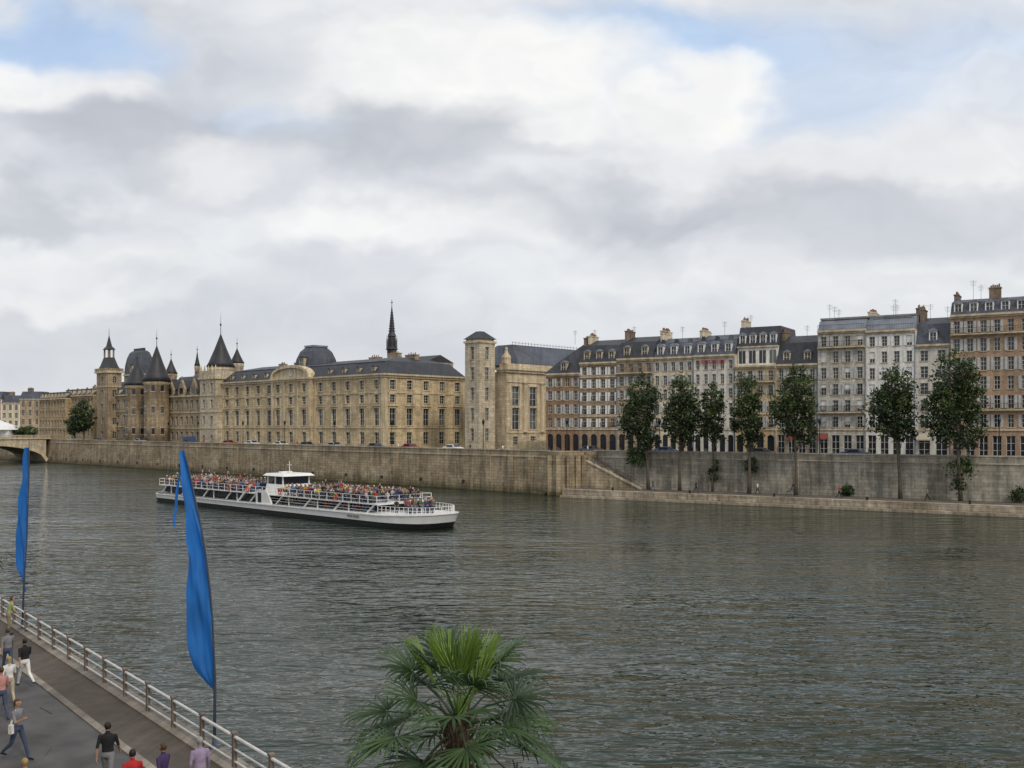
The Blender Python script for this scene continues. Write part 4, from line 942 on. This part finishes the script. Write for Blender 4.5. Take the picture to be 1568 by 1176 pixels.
for sx_ in (33.0,34.7,36.4):
    for sy_ in (-1.95,1.8): bx(sx_,sx_+.13,sy_,sy_+.15,3.703,4.7)
rg([(32.5,-2.3,4.7),(37.2,-2.3,4.7),(37.2,2.3,4.7),(32.5,2.3,4.7)],[(32.8,-2.0,5.0),(36.7,-2.0,5.0),(36.7,2.0,5.0),(32.8,2.0,5.0)])
rg([(28.9,-3.9,1.3),(29.2,-3.9,1.3),(29.2,-3.72,1.3),(28.9,-3.72,1.3)],[(31.9,-3.9,3.6),(32.5,-3.9,3.6),(32.5,-3.72,3.6),(31.9,-3.72,3.6)])
rg([(33.6,-3.95,1.3),(37.2,-3.95,1.3),(37.2,-3.7,1.3),(33.6,-3.7,1.3)],[(33.6,-3.95,2.9),(36.2,-3.95,2.9),(36.2,-3.7,2.9),(33.6,-3.7,2.9)])
cb.lathe(35+ox,0,[(.05,4.87),(.04,6.4)],6); bx(34.5,35.5,-.04,.04,6.0,6.06); bx(33.8,34.4,-.8,.8,5.003,5.2)
cb.build('wheelhouse',M['white'],e)
gb=MB(); gb.box(33.1+ox,36.4+ox,-1.85,1.85,3.59,4.55); gb.box(34.1+ox,34.9+ox,-3.975,-3.952,1.4,2.6); gb.build('wheelhouse_windows',M['glass'],e)
lb=MB()
for x in (26.6,34,45.5,12,22):
    for k in range(14):
        a0,a1=2*math.pi*k/14,2*math.pi*(k+1)/14; lb.tube([(x+.3*math.cos(a0),-3.93,2.9+.3*math.sin(a0)),(x+.3*math.cos(a1),-3.93,2.9+.3*math.sin(a1))],.07,6)
lb.build('lifebuoys',plain('orange_buoy',(.6,.12,.03),.6,.05),e)
fp=MB(); fp.tube([(.6,0,1.15),(.1,0,4.0)],.035,6); fp.build('flagstaff',M['white'],e)
ff=MB(); 
for k in range(3): ff.face([(.12-k*.3,.02,3.3),(.12-(k+1)*.3,.06,3.22),(.1-(k+1)*.3,.05,3.85),(.14-k*.3,.0,3.9)],k)
ff.build('ensign',[cloth('flag_blue',(.03,.06,.3)),wht,red],e)
sb=MB(); DK=2.45
rows_=np.arange(3.6,52,.9)
for x in rows_:
    if 26.6<x<32.6: continue
    for (ya,yb2) in ((-3.5,-.6),(.6,3.5)): sb.box(x-.35,x,ya,yb2,DK+.35,DK+.42); sb.rings([[(x-.38,ya,DK+.4),(x-.34,ya,DK+.4),(x-.34,yb2,DK+.4),(x-.38,yb2,DK+.4)],[(x-.48,ya,DK+.82),(x-.44,ya,DK+.82),(x-.44,yb2,DK+.82),(x-.48,yb2,DK+.82)]])
    for y_ in (-3.2,-.9,.9,3.2): sb.box(x-.2,x-.15,y_,y_+.05,DK,DK+.35)
sb.build('bench_seats',plain('seat_dark_blue',(.03,.04,.08),.6,.1),e)
def passenger(shirt,hairm,stand=False,pants=12,rnd=random):
    o=MB(); n=9; z0=.83 if stand else 0
    P=[(0,z0+0,.12,.17),(0,z0+.2,.10,.145),(.01,z0+.4,.12,.185),(.01,z0+.52,.10,.19),(.01,z0+.585,.05,.06),(.02,z0+.64,.055,.055),(.03,z0+.70,.09,.07),(.02,z0+.78,.1,.08),(.01,z0+.85,.075,.065),(.0,z0+.885,.02,.02)]
    mt=[shirt]*4+[0,0,0,hairm,hairm]
    if stand:
        for sd in (-1,1): o.tube([(0,sd*.09,.04),(.01,sd*.09,.45),(0,sd*.085,.88)],[.05,.06,.09],7,pants); o.box(-.06,.16,sd*.09-.04,sd*.09+.04,0,.07,pants)
    o.rings([[(x+rx*math.cos(2*math.pi*j/n),ry*math.sin(2*math.pi*j/n),z) for j in range(n)] for x,z,rx,ry in P],0,True,True,mt)
    up=rnd.random()<.12
    for sd in (-1,1):
        Sx=(.01,sd*.2,z0+.5); E=(.08,sd*.25,z0+.24); Hn=(.3,sd*.12,z0+.14)
        if up: E=(.15,sd*.24,z0+.38); Hn=(.2,sd*.1,z0+.68)
        o.tube([Sx,E],[.055,.042],6,shirt); o.tube([E,Hn],[.04,.03],6,0)
    if not stand:
        for sd in (-1,1): o.tube([(0,sd*.1,.02),(.42,sd*.11,.04),(.42,sd*.11,-.36)],[.085,.065,.045],6,pants)
    return o
cols=[(.6,.6,.58),(.42,.41,.4),(.02,.02,.025),(.015,.015,.02),(.03,.05,.16),(.42,.02,.02),(.55,.40,.04),(.03,.2,.45),(.10,.10,.10),(.2,.06,.1),(.03,.14,.06)]
mats_=[SK]+[cloth('passenger_%d'%k,c) for k,c in enumerate(cols)]+[jean,HAIR['dark'],HAIR['brown'],HAIR['blond'],HAIR['grey'],plain('cap_white',(.6,.6,.58),.8,.1)]
pa=MB(); rr=random.Random(11)
CH_=[1,2,3,4,3,4,5,5,6,6,7,8,9,3,10,11,4,9]
for x in rows_:
    if 26.6<x<32.6: continue
    for y_ in (-3.25,-2.7,-2.15,-1.6,-1.05,1.05,1.6,2.15,2.7,3.25):
        if rr.random()<.92:
            sc=rr.uniform(.95,1.12); stn=rr.random()<.07
            o=passenger(rr.choice(CH_),rr.choice([13,13,14,13,14,15,16,17]),stn,12,rr)
            pa.add(o,Matrix.Translation((x-.12+rr.uniform(-.05,.05),y_+rr.uniform(-.05,.05),DK if stn else DK+.44))@Matrix.Rotation(rr.gauss(0,.7),4,'Z')@Matrix.Scale(sc,4))
for k in range(30):
    x=rr.uniform(53.4,57.0); y_=rr.uniform(-2.6,2.6)
    pa.add(passenger(rr.choice(CH_),rr.choice([13,14,15,17]),True,12,rr),Matrix.Translation((x,y_,1.36))@Matrix.Rotation(rr.uniform(-1,1),4,'Z'))
for k in range(32):
    x=33+k*.58; pa.add(passenger(rr.choice(CH_),rr.choice([13,14,15,17]),False,12,rr),Matrix.Translation((x,-2.95,1.55))@Matrix.Rotation(-1.3+rr.gauss(0,.4),4,'Z')@Matrix.Scale(.88,4))
pa.build('passengers',mats_,e,True)
fd=MB(); fd.rings([[(x*.998,y*.98,1.28) for x,y in outline(.98)],[(x*.998,y*.98,1.33) for x,y in outline(.98)]]); fd.build('deck',plain('deck_grey',(.2,.21,.22),.7,.1),e)
tx=bpy.data.curves.new('name_lettering','FONT'); tx.body='PARIS RIVER'; tx.size=.42; tx.extrude=.004; to=bpy.data.objects.new('name_lettering',tx); S.collection.objects.link(to); to.parent=e; to.location=(47.8,-4.09,.82); to.rotation_euler=(math.radians(90),0,0); tx.materials.append(M['black'])

# ------------------------------------------------------------------ world
SUN_EL=math.radians(42); SUN_AZ=math.radians(150)
w=bpy.data.worlds.new('World'); S.world=w; w.use_nodes=True; nt=w.node_tree; L=nt.links; bg=nt.nodes['Background']
sky=N(nt,'ShaderNodeTexSky'); sky.sky_type='NISHITA'; sky.sun_disc=False; sky.sun_elevation=SUN_EL; sky.sun_rotation=SUN_AZ; sky.dust_density=2
tc=N(nt,'ShaderNodeTexCoord'); sp=N(nt,'ShaderNodeSeparateXYZ'); L.new(tc.outputs['Generated'],sp.inputs[0])
def mt(op,a,b=None,c=None):
    n=N(nt,'ShaderNodeMath',operation=op)
    for i,v in enumerate((a,b,c)):
        if v is None: continue
        if hasattr(v,'links'): L.new(v,n.inputs[i])
        else: n.inputs[i].default_value=v
    return n.outputs[0]
def vm(op,a,b):
    n=N(nt,'ShaderNodeVectorMath',operation=op)
    for i,v in enumerate((a,b)):
        if hasattr(v,'links'): L.new(v,n.inputs[i])
        else: n.inputs[i].default_value=v
    return n
den=mt('MAXIMUM',sp.outputs[1],.2)
cb_=N(nt,'ShaderNodeCombineXYZ'); L.new(mt('DIVIDE',sp.outputs[0],den),cb_.inputs[0]); L.new(mt('DIVIDE',mt('MAXIMUM',sp.outputs[2],0.0),den),cb_.inputs[1])
L.new(mt('MULTIPLY',mt('MINIMUM',sp.outputs[1],.2),3.0),cb_.inputs[2])
P0=cb_.outputs[0]
def wn(vec,scale,det,rg,off=(0,0,0),sc=(1,1,1),out=0,dist=0):
    mp=N(nt,'ShaderNodeMapping'); mp.inputs['Location'].default_value=off; mp.inputs['Scale'].default_value=sc; L.new(vec,mp.inputs[0])
    n=N(nt,'ShaderNodeTexNoise'); n.inputs['Scale'].default_value=scale; n.inputs['Detail'].default_value=det; n.inputs['Roughness'].default_value=rg; n.inputs['Distortion'].default_value=dist; L.new(mp.outputs[0],n.inputs[0]); return n.outputs[out]
wc=wn(P0,6,4,.52,(3,1,0),(1,1.5,1),1)
wv=vm('MULTIPLY',vm('SUBTRACT',wc,(.5,.5,.5)).outputs[0],(.24,.16,0)).outputs[0]
PW=vm('ADD',P0,wv).outputs[0]
bn=wn(P0,3.2,3,.55,(1,5,2),(1,2.4,1))
col=ramp(nt,bn,.34,(6.6,6.8,7.3,1),.66,(9.0,9.1,9.2,1))
BL=(4.9,6.5,8.9,1); WH=(10.0,9.9,9.7,1); GR=(5.5,5.7,6.15,1); MG=(6.3,6.5,6.95,1); LW=(9.0,9.0,9.0,1); PB=(6.4,7.5,9.2,1)
blobs=[
 (1320,110,430,110,PB,.7,.8),(960,70,230,75,BL,.6,.85),(60,65,190,68,BL,.6,.95),(400,185,130,30,PB,.7,.6),
 (1250,250,330,60,LW,.8,.75),(1480,200,140,110,LW,.7,.6),
 (50,135,140,52,WH,.6,.95),(230,220,150,55,GR,.8,.75),(330,250,95,36,WH,.8,.8),
 (50,320,140,34,GR,.8,.7),(90,400,220,40,LW,.9,.8),
 (720,120,280,88,WH,.5,1.0),(620,210,230,58,GR,.85,.75),(850,195,95,32,WH,.6,.85),
 (1060,160,140,66,WH,.5,1.0),
 (1060,310,400,44,GR,.85,.75),(600,335,180,42,WH,.9,.8),(1380,330,260,45,MG,.8,.6),
 (1200,420,420,40,LW,.9,.6),(300,500,420,40,MG,.9,.5),(100,455,200,22,WH,.9,.7)]
for px,py,rx,ry,cc,soft,stg in blobs:
    c=((px-CX)/F,(HZ-py)/F,0)
    dd=vm('MULTIPLY',vm('SUBTRACT',PW,c).outputs[0],(F/rx,F/ry,0)).outputs[0]
    n=N(nt,'ShaderNodeVectorMath',operation='LENGTH'); L.new(dd,n.inputs[0])
    mr=N(nt,'ShaderNodeMapRange',interpolation_type='SMOOTHSTEP'); L.new(n.outputs['Value'],mr.inputs[0]); mr.inputs[1].default_value=1.0+soft*.55; mr.inputs[2].default_value=1.0-soft*.85; mr.inputs[3].default_value=0; mr.inputs[4].default_value=stg
    col=mixc(nt,'MIX',mr.outputs[0],col,cc)
dt=wn(PW,7,3,.6,(7,3,1),(1,1.8,1))
col=mixc(nt,'MULTIPLY',1.0,col,ramp(nt,dt,.3,(.88,.89,.91,1),.7,(1.08,1.08,1.07,1)))
col=mixc(nt,'MIX',.08,col,sky.outputs[0])
hz=N(nt,'ShaderNodeMapRange'); L.new(sp.outputs[2],hz.inputs[0]); hz.inputs[1].default_value=0; hz.inputs[2].default_value=.13; hz.inputs[3].default_value=.6; hz.inputs[4].default_value=0
col=mixc(nt,'MIX',hz.outputs[0],col,(7.5,7.75,8.1,1))
L.new(col,bg.inputs[0]); bg.inputs[1].default_value=.1
sd=bpy.data.lights.new('sun','SUN'); sd.energy=1.5; sd.angle=math.radians(10); sd.color=(1,.90,.76); so=bpy.data.objects.new('sun',sd); S.collection.objects.link(so)
dv=Vector((math.sin(SUN_AZ)*math.cos(SUN_EL),math.cos(SUN_AZ)*math.cos(SUN_EL),math.sin(SUN_EL))); so.rotation_euler=dv.to_track_quat('Z','Y').to_euler(); so.location=(0,-50,80)
cd=bpy.data.cameras.new('camera'); cd.sensor_width=36; cd.lens=36*1500/1568; cd.shift_y=64/1568; cd.clip_end=6000; cd.clip_start=.1
co=bpy.data.objects.new('camera',cd); S.collection.objects.link(co); co.location=(0,0,CH); co.rotation_euler=(math.pi/2,0,0); S.camera=co
S.view_settings.view_transform='Standard'; S.view_settings.look='None'; S.view_settings.exposure=0
